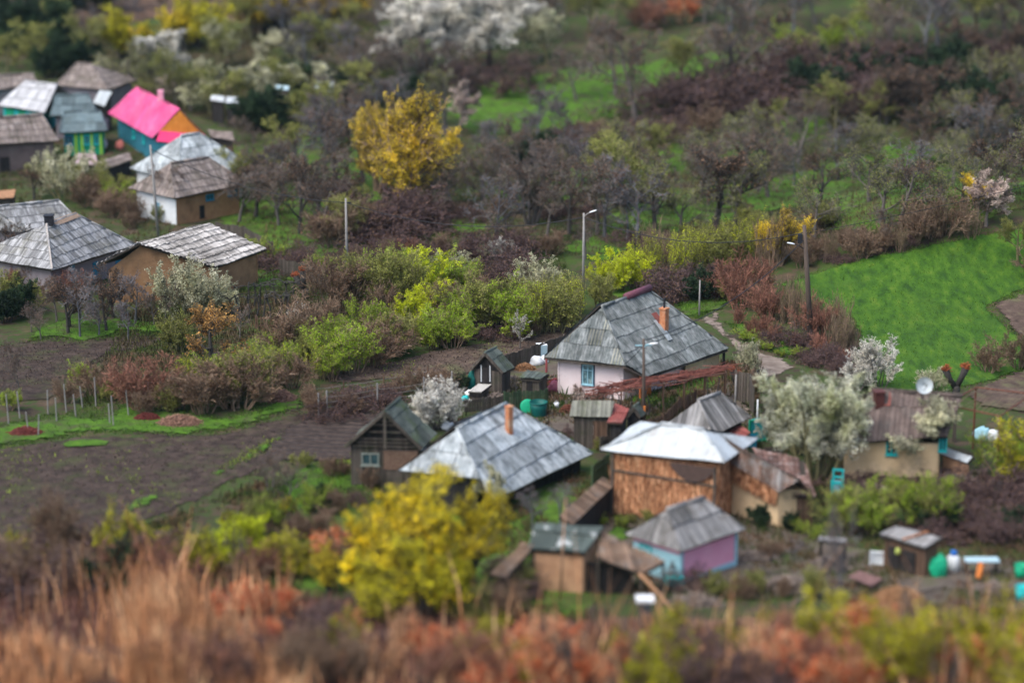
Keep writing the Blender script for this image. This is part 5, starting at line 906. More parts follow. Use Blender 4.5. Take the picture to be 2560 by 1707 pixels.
def patch(name, pp, m, lift=.05, jit=.5, step=.7, ruts=None, label=None, soft=1.3):
    w = [G(*p) for p in pp]; rim = []; n = len(w)
    for i in range(n):
        a, b = w[i], w[(i + 1) % n]; k = max(1, int((b - a).length / .6))
        for j in range(k):
            p = a.lerp(b, j / k); q = noise.noise_vector(Vector((p.x * .35, p.y * .35, lift * 50))) * 1.6 + noise.noise_vector(Vector((p.x * 1.7, p.y * 1.7, 3))) * .6
            rim.append(Vector((p.x + q.x * jit, p.y + q.y * jit)))
    x0 = min(p.x for p in rim); x1 = max(p.x for p in rim); y0 = min(p.y for p in rim); y1 = max(p.y for p in rim)
    pts = [Vector((x, y)) for x in np.arange(x0, x1, step) for y in np.arange(y0, y1, step)]
    v, e, f, *_ = delaunay_2d_cdt(rim + pts, [], [list(range(len(rim)))], 1, 1e-5)
    vz = hgt(np.array([p.x for p in v]), np.array([p.y for p in v])) + lift
    me = bpy.data.meshes.new(name); me.from_pydata([(p.x, p.y, float(z)) for p, z in zip(v, vz)], [], f); me.materials.append(m)
    me.polygons.foreach_set('use_smooth', np.ones(len(f), bool)); R_ = np.array([(p.x, p.y) for p in rim]); Q_ = np.array([(p.x, p.y) for p in v]); ed = np.zeros(len(v))
    for i in range(0, len(v), 500): ed[i:i + 500] = np.sqrt(((Q_[i:i + 500, None] - R_[None]) ** 2).sum(-1)).min(1)
    ea = me.attributes.new('edge', 'FLOAT', 'POINT'); ea.data.foreach_set('value', np.clip(ed / soft, 0, 1).astype('f')); me.update()
    o = bpy.data.objects.new(name, me); sc.collection.objects.link(o); return tag(o, label, None, None, 'structure')
def pip(px, py, poly):
    c = np.zeros(px.shape, bool); n = len(poly); j = n - 1
    for i in range(n):
        xi, yi = poly[i]; xj, yj = poly[j]
        c ^= ((yi > py) != (yj > py)) & (px < (xj - xi) * (py - yi) / (yj - yi + 1e-9) + xi); j = i
    return c
def tufts(name, polys, n, h, w, m, label, blades=3, hv=.4, bend=.5, spread=.15, cat='grass', w_tip=.1, kind='stuff', clump=0.0):
    PT = []
    for poly in polys:
        x = NP.uniform(min(p[0] for p in poly), max(p[0] for p in poly), n * 3); y = NP.uniform(min(p[1] for p in poly), max(p[1] for p in poly), n * 3)
        k = pip(x, y, poly)
        if clump: k &= (np.sin(x * .021 + 1.3 * np.sin(y * .017)) + np.sin(y * .033 + 2 * np.sin(x * .011)) + NP.normal(0, .5, len(x))) > clump
        x = x[k][:n]; y = y[k][:n]
        PT.append(gnd_np(x, y))
    p = np.repeat(np.concatenate(PT), blades, 0); N_ = len(p); p[:, :2] += NP.normal(0, spread, (N_, 2)); p[:, 2] = hgt(p[:, 0], p[:, 1]) - .03
    a = NP.uniform(0, 6.283, N_); hh = h * np.exp(NP.normal(0, hv, N_)); ww = w * NP.uniform(.6, 1.4, N_)
    s = np.stack([np.cos(a), np.sin(a), 0 * a], 1) * ww[:, None]; b = NP.uniform(0, 6.283, N_); bd = np.stack([np.cos(b), np.sin(b), 0 * b], 1) * (hh * bend * NP.uniform(.1, 1, N_))[:, None]
    up = np.zeros((N_, 3)); up[:, 2] = hh; mid = p + up * .55 + bd * .3; tip = p + up + bd
    V = np.stack([p - s, p + s, mid + s * .7, mid - s * .7, tip + s * w_tip, tip - s * w_tip], 1).reshape(-1, 3); o = np.arange(N_) * 6
    F = np.concatenate([np.stack([o, o + 1, o + 2, o + 3], 1), np.stack([o + 3, o + 2, o + 4, o + 5], 1)])
    me = bpy.data.meshes.new(name); me.from_pydata(V.tolist(), [], F.tolist()); me.materials.append(m)
    at = me.attributes.new('tone', 'FLOAT', 'CORNER'); tn = NP.uniform(0, 1, N_).astype('f'); at.data.foreach_set('value', np.concatenate([np.repeat(tn, 4), np.repeat(tn, 4)])); me.update()
    ob = bpy.data.objects.new(name, me); sc.collection.objects.link(ob); return tag(ob, label, cat, None, kind)
MEADOW = [(1930, 715), (2010, 690), (2120, 655), (2240, 628), (2360, 603), (2470, 578), (2600, 560), (2640, 700), (2560, 735), (2475, 770), (2500, 800), (2570, 850), (2640, 880), (2560, 930), (2450, 960), (2380, 985), (2250, 1000), (2120, 960), (2160, 880), (2130, 800), (2040, 770)]
patch('meadow', MEADOW, M_MEADOW, .05, .35, label='bright green meadow on the hillside')
patch('ploughed_field', [(-60, 1135), (80, 1105), (250, 1090), (430, 1092), (560, 1082), (650, 1060), (725, 1040), (870, 1010), (960, 1020), (930, 1130), (850, 1150), (700, 1160), (560, 1215), (430, 1280), (300, 1330), (160, 1345), (-60, 1350)], M_SOIL, .05, .4, label='dark bare ploughed field')
M_FURROW = mat('furrowed_soil', [(.02, .014, .012), (.05, .036, .030), (.08, .058, .048)], scale=2.2, detail=10, rough=1, bump=0)
_n = M_FURROW.node_tree; _w = _n.nodes.new('ShaderNodeTexWave'); _w.bands_direction = 'Y'; _w.inputs['Scale'].default_value = .42; _w.inputs['Distortion'].default_value = 1.2; _w.inputs['Detail'].default_value = 3; _b = _n.nodes.new('ShaderNodeBump'); _b.inputs['Strength'].default_value = 1; _b.inputs['Distance'].default_value = .12
_t = _n.nodes.new('ShaderNodeTexCoord'); _m = _n.nodes.new('ShaderNodeMapping'); _m.inputs['Rotation'].default_value = (0, 0, .12); _n.links.new(_t.outputs['Object'], _m.inputs[0]); _n.links.new(_m.outputs[0], _w.inputs['Vector']); _n.links.new(_w.outputs['Fac'], _b.inputs['Height']); _n.links.new(_b.outputs[0], _n.nodes['Principled BSDF'].inputs['Normal']); soften(M_FURROW)
patch('ploughed_field', [(690, 1075), (760, 1045), (900, 1030), (960, 1040), (920, 1140), (850, 1160), (720, 1160), (640, 1150)], M_FURROW, .1, .3, label='furrowed soil left of the open barn')
0 and patch('ploughed_field', [(-60, 1180), (250, 1150), (480, 1140), (560, 1160), (430, 1230), (250, 1290), (-60, 1310)], M_FURROW, .1, .6, label='furrowed middle of the dark field', soft=3)
patch('field', [(800, 945), (960, 905), (1150, 868), (1300, 845), (1400, 815), (1445, 822), (1420, 850), (1330, 880), (1260, 900), (1190, 935), (1100, 945), (960, 948), (840, 965)], M_SOILB, .05, .3, label='brown vegetable garden soil')
patch('field', [(-60, 880), (60, 855), (130, 840), (250, 842), (330, 838), (430, 832), (400, 862), (300, 880), (180, 940), (120, 1000), (40, 1010), (-60, 1015)], M_SOIL, .05, .4, label='dark strip field below the orchard')
patch('lawn', [(60, 855), (90, 825), (160, 800), (300, 795), (440, 812), (430, 835), (300, 832), (210, 858), (140, 842)], M_GRASS, .09, .3, label='green lawn under the orchard trees')
patch('grass_verge', [(-60, 1130), (-60, 1070), (60, 1050), (150, 1030), (260, 1035), (300, 1000), (420, 1020), (560, 1045), (640, 1010), (720, 985), (790, 1000), (770, 1030), (700, 1045), (640, 1065), (560, 1085), (430, 1095), (250, 1085), (90, 1108)], M_GRASS, .09, .5, soft=3.0, label='green strip along the field edge')
patch('lawn', [(540, 880), (620, 845), (760, 820), (860, 790), (950, 800), (900, 850), (800, 890), (700, 930), (600, 960), (540, 930)], M_GRASS, .05, .4, label='bright green garden plot among the hedges')
patch('grass_strip', [(515, 1188), (600, 1145), (690, 1092), (715, 1082), (728, 1092), (655, 1145), (560, 1190), (515, 1205)], M_GRASS, .12, .25, soft=1.3, label='yellow-green strip crossing the field')
patch('grass_strip', [(150, 1108), (200, 1100), (275, 1101), (268, 1118), (155, 1123)], M_GRASS, .12, .15, soft=.9, label='small green strip in the dark field')
patch('grass_strip', [(300, 1275), (340, 1245), (420, 1232), (405, 1256), (325, 1292)], M_GRASS, .12, .2, soft=1.6, label='green tuft at the lower field')
patch('lawn', [(690, 1215), (760, 1160), (840, 1150), (920, 1180), (1000, 1200), (960, 1260), (860, 1270), (740, 1265)], M_GRASS, .05, .4, label='green grass beside the lower field')
patch('dirt_path', [(1745, 800), (1770, 780), (1810, 775), (1800, 800), (1840, 840), (1900, 880), (1960, 895), (1995, 920), (1960, 935), (1890, 960), (1885, 1010), (1900, 1060), (1860, 1060), (1850, 980), (1862, 920), (1830, 870), (1780, 830)], M_PATH, .06, .15, label='pale dirt path past the main house')
patch('grass_strip', [(1690, 760), (1750, 755), (1830, 745), (1815, 775), (1765, 782), (1740, 798), (1690, 790)], M_GRASS, .09, .15, label='bright green patch beside the path')
patch('grass_strip', [(1815, 805), (1860, 810), (1960, 840), (2000, 880), (2010, 905), (1960, 892), (1890, 868), (1830, 835)], M_GRASS, .09, .25, label='green bank of the path')
patch('field', [(2475, 770), (2560, 735), (2640, 720), (2640, 880), (2560, 850), (2500, 800)], M_SOILB, .11, .3, label='brown earth at the meadow edge')
patch('field', [(2400, 990), (2450, 962), (2560, 915), (2640, 890), (2640, 1040), (2560, 1035), (2440, 1020)], M_SOILB, .11, .3, label='brown soil behind the cream house')
patch('meadow', [(1110, 215), (1200, 205), (1330, 190), (1480, 165), (1650, 150), (1880, 115), (2000, 130), (1960, 200), (1800, 240), (1650, 265), (1500, 305), (1330, 330), (1180, 345), (1120, 300)], M_GRASS, .06, .8, label='green clearing on the upper slope')
patch('meadow', [(1850, 500), (1930, 450), (2060, 410), (2200, 370), (2400, 345), (2380, 390), (2250, 420), (2150, 470), (2000, 520), (1880, 530)], M_GRASS, .06, .8, label='green clearing in the upper orchard')
patch('meadow', [(1380, 620), (1500, 570), (1700, 520), (1860, 530), (1800, 580), (1650, 620), (1480, 660)], M_GRASS, .06, .8, label='green strip below the orchard')
patch('lawn', [(980, 590), (1100, 550), (1230, 530), (1300, 545), (1200, 585), (1050, 600)], M_GRASS, .06, .5, label='green strip under the blue-grey trees')
patch('lawn', [(560, 700), (700, 660), (790, 610), (900, 600), (880, 640), (800, 680), (700, 720), (600, 725)], M_GRASS, .05, .5, label='grass around the left fence')
patch('meadow', [(2150, 240), (2300, 180), (2400, 150), (2440, 180), (2300, 240), (2200, 270)], M_GRASS, .06, .8, label='dark green clearing at the top of the slope')
patch('pasture', [(1220, 480), (1500, 400), (1800, 320), (2050, 290), (2080, 340), (1850, 400), (1550, 470), (1300, 530)], M_ROUGH, .05, 1.2, label='rough pasture between the banks')
patch('pasture', [(1500, 540), (1700, 480), (1880, 440), (1900, 500), (1700, 540), (1520, 570)], M_ROUGH, .055, 1.2, label='brownish grass of the front orchard')
patch('pasture', [(2050, 500), (2300, 430), (2620, 380), (2640, 520), (2400, 560), (2100, 590)], M_ROUGH, .055, 1.2, label='grass under the right orchard')
patch('pasture', [(400, 420), (650, 350), (1000, 330), (1040, 420), (900, 560), (700, 640), (560, 560)], M_ROUGH, .05, 1.2, label='grass below the gold willow')
patch('pasture', [(1500, 720), (1700, 680), (1950, 650), (1850, 700), (1700, 740), (1550, 760)], M_ROUGH, .05, .8, label='grass behind the main house')
patch('pasture', [(700, 1240), (900, 1180), (1500, 1200), (1500, 1560), (600, 1500)], M_ROUGH, .05, .8, label='rough grass below the pale roofed farm')
patch('yard', [(1170, 965), (1260, 900), (1400, 870), (1600, 930), (1830, 900), (1860, 990), (1900, 1060), (1860, 1180), (1500, 1120), (1280, 1050), (1180, 1010)], M_YARD, .05, .3, label='trodden yard between the houses')
patch('yard', [(1480, 1300), (1900, 1280), (2200, 1380), (2600, 1400), (2600, 1540), (2200, 1500), (1900, 1500), (1500, 1450)], M_YARD, .05, .5, label='earth yard of the lower sheds')
patch('lawn', [(1490, 1350), (1520, 1310), (1600, 1310), (1580, 1350), (1530, 1370)], M_GRASS, .1, .2, label='green patch behind the pink house')
patch('lawn', [(1560, 985), (1640, 975), (1780, 930), (1820, 930), (1800, 970), (1640, 1010), (1560, 1020)], M_GRASS, .1, .2, label='green grass under the vine arbour')
patch('hillside', [(130, 60), (200, 20), (380, -20), (700, -60), (760, 0), (600, 60), (420, 40), (250, 80)], M_DRYSLOPE, .06, .9, label='bare brown hillside at the top')
patch('slope', [(-100, 1420), (300, 1440), (700, 1480), (1100, 1530), (1500, 1540), (1900, 1540), (2300, 1540), (2700, 1560), (2700, 1800), (-100, 1800)], M_DRYSLOPE, .06, .6, label='dry foreground slope')
B_GRASS = mat('grass_blades', [(.04, .085, .01), (.09, .16, .02)], scale=.6, rough=.9, bump=0, tone=.45)
B_GRASSY = mat('yellowish_grass_blades', [(.14, .20, .03), (.26, .32, .05)], scale=.8, rough=.9, bump=0, tone=.4)
B_DRY = mat('dry_grass_blades', [(.22, .09, .04), (.54, .26, .12), (.84, .54, .30)], scale=.35, rough=.9, bump=0, tone=.45, pos=[.35, .5, .65])
B_PUR = mat('purple_weed_blades', [(.10, .05, .045), (.22, .10, .075)], scale=.5, rough=.9, bump=0, tone=.4)
tufts('meadow_grass', [MEADOW], 22000, .08, .03, mat('meadow_blades', [(.045, .11, .009), (.085, .16, .014)], scale=.3, rough=1, bump=0, tone=.35), 'short grass of the bright meadow', 3, spread=.25)
tufts('grass', [[(-60, 1130), (-60, 1070), (150, 1030), (300, 1000), (560, 1045), (720, 985), (790, 1000), (700, 1045), (560, 1085), (250, 1085)], [(540, 880), (760, 820), (860, 790), (950, 800), (700, 930), (600, 960)], [(60, 855), (160, 800), (440, 812), (430, 835), (210, 858)], [(690, 1215), (840, 1150), (1000, 1200), (960, 1260), (740, 1265)], [(1690, 760), (1830, 745), (1740, 798)], [(1815, 805), (1960, 840), (2010, 905), (1890, 868)]], 3500, .10, .03, B_GRASS, 'grass growing on the village plots', 3)
tufts('weeds', [[(515, 1188), (690, 1092), (722, 1086), (650, 1140)], [(830, 950), (1150, 875), (1400, 820), (1420, 850), (1190, 935)], [(690, 1180), (900, 1130), (900, 1180), (720, 1240)], [(-60, 1120), (600, 1085), (700, 1100), (400, 1290), (-60, 1340)]], 1100, .09, .05, B_GRASSY, 'low weeds on the garden soil', 4, clump=.3)
tufts('undergrowth', [[(1000, 350), (2600, 100), (2600, 520), (2450, 545), (1950, 640), (1000, 640)], [(400, 640), (1400, 600), (1440, 800), (800, 900), (200, 1020)], [(-60, 100), (1000, 60), (1000, 330), (600, 330)]], 22000, .2, .035, mat('undergrowth_blades', [(.05, .075, .015), (.08, .06, .03), (.13, .085, .05)], scale=.15, rough=.95, bump=0, tone=.45, pos=[.4, .5, .6]), 'brown and green undergrowth between the trees', 3)

tufts('undergrowth', [[(1160, 960), (1900, 900), (1900, 1120), (1160, 1090)], [(1480, 1210), (2600, 1180), (2600, 1540), (1480, 1480)], [(700, 1230), (1500, 1180), (1500, 1560), (500, 1500)], [(0, 360), (700, 330), (760, 640), (0, 760)], [(-60, 1340), (300, 1340), (700, 1190), (720, 1500), (-60, 1480)]], 5000, .22, .04, mat('yard_weeds', [(.045, .08, .015), (.09, .07, .03), (.14, .08, .05)], scale=.5, rough=.95, bump=0, tone=.45, pos=[.4, .5, .6]), 'weeds and dead stems around the yards', 4, clump=-.2)

tufts('soil_clods', [[(-60, 1130), (560, 1085), (870, 1015), (930, 1120), (560, 1210), (300, 1325), (-60, 1345)], [(800, 945), (1150, 870), (1430, 820), (1420, 850), (1190, 935), (960, 948)], [(-60, 880), (130, 840), (430, 832), (180, 940), (-60, 1010)]], 10000, .06, .06, mat('soil_clods', [(.05, .036, .030), (.085, .062, .050), (.13, .10, .082)], scale=1.5, rough=1, bump=0, tone=.4), 'clods of the tilled soil', 2, hv=.4, bend=.5, spread=.2, cat='soil clods', w_tip=.6)
# ------------------------------------------------------------------ trees and shrubs (base pixel, height in pixels of the 2560 wide photograph)
RV = random.Random(11)
# top left woods
row(['dark', 'baredark'], -60, 20, 260, 15, 5, 110, 'dark bluish tree', 'at the very top left corner')
row(['dark', 'olive', 'dark'], -70, 110, 170, 130, 5, 110, 'dark shadowy tree', 'of the top left clump')
row(['olive', 'dark', 'olive'], -60, 185, 260, 175, 6, 100, 'mossy green tree', 'behind the far left roofs')
row(['bare', 'bareblue'], 230, 60, 560, 60, 5, 70, 'low purple-grey bush', 'on the brown hillside', group='bushes on the brown hillside')
plant('yellowlow', 320, 150, 120, 'lime yellow tree beside the white blossom, top left', wide=1.3)
plant('yellowbush', 350, 160, 90, 'orange-yellow bush between two lime trees, top left')
plant('yellowlow', 500, 120, 125, 'gold tree at the foot of the brown hillside, upper left')
plant('yellow', 455, 130, 110, 'tall lime tree right of the far white blossom')
plant('olive', 100, 165, 110, 'yellow-green tree above the turquoise walled house')
plant('blossom', 415, 215, 125, 'round white blossom tree above the pink roof')
plant('creambush', 270, 200, 60, 'pale bush left of the round white blossom')
row(['olive', 'orchard'], 270, 250, 520, 270, 5, 110, 'olive budding tree', 'behind the pink roof')
row(['bare', 'olive', 'bareblue', 'cream'], 520, 175, 960, 195, 8, 110, 'misty grey tree', 'in the line above the far white roofs')
row(['bareblue', 'olive', 'bare'], 480, 110, 960, 110, 8, 110, 'hazy budding tree', 'in the upper left belt')
row(['gold', 'bareblue', 'gold', 'yellow'], 600, 75, 950, 65, 8, 120, 'tawny gold tree', 'along the upper edge left of centre')
row(['bare', 'bareblue'], 560, -10, 1380, -15, 10, 90, 'grey crown', 'cut by the top edge, left half')
plant('cream', 520, 230, 80, 'pale grey-green blossom tree left of the far white roofs'); plant('cream', 650, 235, 90, 'cream blossom tree over the far white roofs')
plant('pink', 440, 265, 75, 'greyish blossom tree just right of the pink roof')
row(['olive', 'dark', 'olivebush'], 620, 335, 860, 330, 6, 100, 'dark olive tree', 'below the far white roofs')
row(['bareblue', 'bare'], 860, 240, 1110, 250, 6, 130, 'blue-grey bare tree', 'under the big white blossom')
# big white blossom
for x, y, h, l in ((1050, 190, 185, 'left crown of the big white blossom trees'), (1135, 195, 205, 'tallest middle tree of the big white blossom group'), (1225, 165, 165, 'right tree of the big white blossom group'), (1275, 110, 115, 'bright white upper tree at the right end of the blossom group'), (1000, 180, 130, 'grey-white blossom tree at the left end of the big group'), (1170, 110, 110, 'white blossom tree at the back of the big group')):
    plant('blossom', x, y, h * 1.12, l, wide=1.1)
row(['olive', 'bare'], 1300, 110, 1480, 90, 3, 120, 'grey-green tree', 'right of the big white blossom')
plant('cream', 1370, 165, 125, 'olive tree with a dark trunk right of the big white blossom')
row(['bramble', 'bare'], 960, 255, 1330, 205, 6, 70, 'dark low thicket', 'along the top of the upper clearing')
plant('pink', 1150, 330, 115, 'pinkish white blossom tree right of the big gold tree')
plant('gold', 1000, 545, 335, 'large golden willow tree left of centre', wide=.95, var=0)
plant('gold', 950, 480, 230, 'golden crown leaning left beside the large willow', wide=.8, var=1); plant('yellowbush', 1075, 470, 190, 'golden bush at the right foot of the large willow', wide=.8)
# upper clearing and big bare trees
plant('bare', 1590, 305, 270, 'broad bare tree with forked trunk on the upper clearing', wide=1.15, var=0); plant('bare', 1540, 240, 180, 'bare tree behind the broad forked one')
plant('bareblue', 1345, 345, 120, 'slim grey tree at the middle of the upper clearing'); plant('bare', 1440, 250, 120, 'small bare tree left of the broad forked one')
plant('bare', 1835, 235, 300, 'tall dark tree reaching the top edge, right of centre', wide=.9, var=0); plant('bare', 1800, 240, 165, 'dark bare tree leaning left of the tall dark one'); plant('olive', 1700, 225, 130, 'mossy grey tree left of the tall dark pair')
row(['bare', 'bareblue', 'olive'], 1400, 60, 2080, 70, 9, 120, 'grey-brown tree', 'of the upper woods right of centre')
row(['red', 'rust'], 1560, 70, 1720, 60, 3, 70, 'rusty red bush', 'between the upper grey trees')
row(['bare', 'baredark', 'olive'], 1350, 10, 2620, 5, 13, 110, 'tall grey crown', 'along the top edge, right half')
row(['olive', 'orchard', 'baredark'], 1930, 130, 2640, 95, 8, 130, 'brownish budding tree', 'of the upper right woods')
row(['green', 'olive'], 1960, 165, 2120, 150, 3, 90, 'mossy green tree', 'above the dark bramble bank')
row(['bareblue', 'bare', 'pink'], 2180, 160, 2640, 60, 6, 130, 'purple-grey tree', 'near the top right corner')
row(['baredark', 'dark'], 2240, 225, 2640, 150, 6, 90, 'dark thicket tree', 'below the top right woods')
row(['bramble', 'dark', 'bramble'], 1640, 280, 2260, 235, 11, 85, 'dark purple bramble', 'on the bank under the tall dark tree', wide=1.3)
row(['bramble', 'brown', 'dark'], 1260, 420, 1760, 335, 9, 68, 'brown bramble', 'on the bank below the upper clearing', wide=1.3)
row(['bareblue', 'bare'], 1100, 430, 1420, 360, 5, 100, 'low grey tree', 'between the gold willow and the bank')
row(['olive', 'orchard'], 1560, 430, 1960, 345, 5, 90, 'grey-olive tree', 'along the lane below the bramble bank')
row(['olive', 'orchard', 'bare'], 1850, 400, 2260, 290, 6, 120, 'mossy orchard tree', 'in the first row right of the lane')
row(['baredark', 'orchard'], 2250, 340, 2640, 230, 5, 120, 'dark orchard tree', 'on the right edge slope')
row(['orchard', 'bare', 'olive'], 1550, 545, 1900, 470, 5, 165, 'bare orchard tree', 'in the front orchard row')
row(['baredark', 'orchard', 'bare'], 1620, 590, 1900, 575, 4, 170, 'dark trunked orchard tree', 'just above the willow shoots')
row(['orchard', 'bare'], 1700, 470, 2060, 400, 5, 130, 'greyish orchard tree', 'in the middle orchard row')
row(['orchard', 'bareblue', 'baredark'], 2000, 530, 2600, 420, 6, 140, 'knotty orchard tree', 'behind the meadow crest, upper line')
row(['bareblue', 'orchard', 'bare'], 2020, 590, 2600, 500, 6, 130, 'olive-grey orchard tree', 'behind the meadow crest, lower line')
row(['dark', 'baredark'], 2450, 420, 2640, 380, 3, 100, 'dark evergreen tree', 'at the right edge above the meadow')
row(['orchard', 'baredark'], 2290, 400, 2620, 330, 5, 120, 'small orchard tree', 'by the upper orchard clearing')
plant('pink', 2465, 565, 125, 'tan budding tree on the meadow crest, right'); plant('yellowbush', 2445, 520, 85, 'ochre topped bush behind the meadow crest')
plant('olive', 2545, 655, 120, 'bushy olive tree at the right edge of the meadow'); plant('brown', 2590, 690, 110, 'brown bush at the right edge of the meadow')
row(['brown', 'whip', 'whip'], 1990, 668, 2440, 578, 11, 85, 'brown shoots', 'along the back edge of the meadow')
row(['brown', 'bare'], 2060, 640, 2450, 560, 6, 80, 'purplish shrub', 'behind the meadow edge shoots')
row(['bramble'], 2060, 662, 2300, 612, 5, 28, 'dark stumpy thicket', 'on the meadow edge')
# centre behind the main house
row(['bareblue', 'bareblue', 'bare'], 1120, 545, 1460, 470, 6, 130, 'bluish bare tree', 'right of the gold willow')
plant('widebare', 1330, 560, 215, 'wide blue-grey bare tree in the middle of the slope', wide=1.1, var=1)
row(['bareblue', 'bare'], 1180, 620, 1560, 580, 6, 150, 'bluish twiggy tree', 'behind the central hedge')
row(['bareblue', 'bare'], 1440, 640, 1640, 600, 3, 160, 'bare tree', 'beside the far street lamp')
row(['brown', 'bramble'], 1080, 640, 1400, 640, 5, 70, 'wine-brown bush', 'at the foot of the bluish trees')
row(['whipgreen', 'olivebush', 'whip'], 1600, 700, 1960, 660, 10, 120, 'tall olive shoots', 'behind the main house', wide=1.2)
row(['olivebush', 'whip', 'brown'], 1640, 660, 1960, 610, 6, 90, 'olive brown bush', 'at the upper edge of the willow shoots')
row(['dark', 'olivebush', 'bramble'], 1680, 745, 1830, 735, 5, 80, 'dark green bush', 'in the shade behind the green patch')
plant('gold', 1945, 665, 165, 'golden yellow tree above the red willow bush', wide=.8, var=2); plant('yellowbush', 1975, 640, 110, 'yellow bush beside the roadside lamp pole'); plant('yellowbush', 1915, 650, 120, 'gold shoots left of the roadside lamp pole')
plant('red', 1850, 770, 165, 'large russet willow bush by the bend of the path', wide=.9, var=0); plant('red', 1895, 755, 130, 'russet bush right of the large willow bush', wide=.8, var=1); plant('red', 1825, 745, 100, 'small russet bush at the green patch', wide=1.2)
row(['whip', 'whip', 'whip', 'red'], 1880, 775, 2140, 885, 14, 105, 'thin upright shoots', 'along the hedge beside the path')
row(['bramble', 'red'], 1830, 810, 2130, 915, 10, 58, 'purple-brown bramble', 'of the roadside hedge', wide=.9)
row(['bramble'], 1990, 885, 2140, 940, 5, 48, 'tangled wine bramble', 'at the front of the roadside hedge', wide=.9)
row(['green'], 1850, 845, 2000, 905, 5, 30, 'small leafy green clump', 'on the path bank', wide=1.5)
# left village trees
row(['bare', 'olive', 'bareblue'], 690, 500, 930, 440, 5, 165, 'bare tree', 'left of the large gold willow')
plant('baredark', 750, 585, 205, 'dark bare tree right of the striped barn roof', var=1, wide=.9); plant('bare', 690, 540, 150, 'grey tree behind the striped barn roof'); plant('bare', 800, 600, 140, 'bare tree beside the concrete pole, left')
row(['olive', 'brown', 'bramble'], 800, 620, 1060, 560, 7, 95, 'olive-brown bush', 'at the foot of the gold willow')
row(['bare', 'bareblue'], 620, 420, 900, 340, 6, 100, 'small grey tree', 'right of the far grey hip roof')
row(['bramble', 'red', 'brown'], 860, 660, 1080, 640, 6, 65, 'wine-red bush', 'below the concrete pole')
plant('creambush', 165, 500, 115, 'cream blossom bush beside the low pink roof, left', wide=.9)
row(['baredark', 'olive'], 40, 480, 330, 520, 5, 85, 'shady tree', 'above the big left house')
row(['olive', 'brown'], 200, 520, 360, 560, 4, 70, 'scrubby bush', 'between the big left house and the white walled one')
plant('bare', 435, 545, 130, 'small bare tree before the white walled house'); plant('baredark', 20, 690, 150, 'dark bare tree before the roof of the big left house')
row(['olive', 'bareblue', 'bare'], 600, 520, 760, 440, 4, 110, 'greyish tree', 'right of the white walled house')
plant('bare', 590, 360, 70, 'small tree between the pink and the grey roofs')
row(['red', 'brown'], 20, 745, 190, 740, 5, 75, 'reddish shrub', 'against the big left house')
row(['dark', 'olivebush'], -40, 800, 120, 790, 4, 95, 'dark green hedge bush', 'at the left edge')
row(['baredark', 'bareblue', 'bare'], 110, 812, 430, 800, 9, 112, 'dense dark orchard tree', 'in the back row of the left orchard')
row(['bareblue', 'baredark'], 150, 838, 330, 835, 5, 112, 'dark orchard tree', 'in the front row of the left orchard')
row(['red', 'brown'], 380, 730, 450, 720, 2, 70, 'reddish bush', 'under the striped barn')
plant('creambush', 480, 800, 160, 'tall cream and olive bush below the striped barn', wide=1.05); plant('creambush', 545, 790, 110, 'olive bush right of the tall cream one')
plant('budded', 530, 915, 165, 'dark trunked tree with orange buds in front of the hedge', wide=1.05); plant('bare', 600, 850, 90, 'bare bush right of the orange budded tree'); plant('olivebush', 440, 880, 110, 'olive bush left of the orange budded tree')
# central hedge
row(['green', 'whipgreen', 'green'], 450, 990, 620, 975, 3, 110, 'fresh green bush', 'at the left end of the garden hedge', wide=1.2)
plant('red', 350, 1020, 150, 'russet bush at the left end of the hedge', wide=1.1, var=2); plant('brown', 300, 990, 100, 'rust-brown bush left of the russet one'); plant('brown', 240, 990, 100, 'scrubby brown bush by the vineyard stakes'); plant('green', 200, 960, 70, 'low green bush by the vineyard stakes')
row(['brown', 'brown', 'olivebush'], 440, 1035, 620, 1020, 4, 150, 'large brown twiggy bush', 'of the hedge front', wide=1.15)
row(['green', 'olivebush', 'whipgreen', 'brown'], 600, 1000, 900, 930, 7, 130, 'green and brown bush', 'of the hedge front above the soil', wide=1.1)
row(['olivebush', 'green'], 640, 950, 900, 880, 6, 110, 'light green bush', 'in the hedge middle')
row(['green', 'olivebush', 'whipgreen', 'green', 'brown'], 880, 915, 1160, 850, 6, 120, 'thick green bush', 'above the garden soil', wide=1.15)
row(['olivebush', 'green', 'whipgreen', 'brown'], 1130, 850, 1440, 810, 7, 130, 'olive green bush', 'left of the main house roof', wide=1.15)
row(['bramble', 'brown'], 960, 885, 1440, 815, 7, 36, 'low dark bramble', 'at the foot of the hedge', wide=1.3)
row(['brown', 'whipgreen', 'olivebush'], 700, 900, 830, 840, 3, 130, 'budding bush', 'before the pollard tree')
plant('blossombush', 748, 830, 80, 'small white blossom bush below the pollard tree')
row(['brown', 'olivebush', 'green'], 830, 790, 1010, 770, 4, 130, 'mixed budding bush', 'right of the pollard tree')
row(['lime', 'green'], 950, 745, 1180, 730, 4, 110, 'bright lime bush', 'in the centre of the hedge', wide=1.1)
plant('creambush', 1130, 730, 110, 'lime bush dotted with white blossom at the hedge centre', wide=1.2); plant('lime', 1050, 740, 125, 'largest bright lime bush of the hedge', wide=1.2)
row(['olivebush', 'brown', 'green', 'lime'], 900, 830, 1260, 790, 7, 110, 'mossy brown bush', 'in the hedge below the lime bushes')
row(['brown', 'bramble'], 1180, 760, 1300, 740, 3, 110, 'purple-brown bush', 'between the lime and cream bushes')
plant('creambush', 1360, 750, 125, 'cream-topped bush left of the far street lamp', wide=1.2); plant('olivebush', 1400, 790, 110, 'olive bush below the cream-topped one'); plant('olivebush', 1330, 790, 110, 'green-brown bush below the cream-topped one')
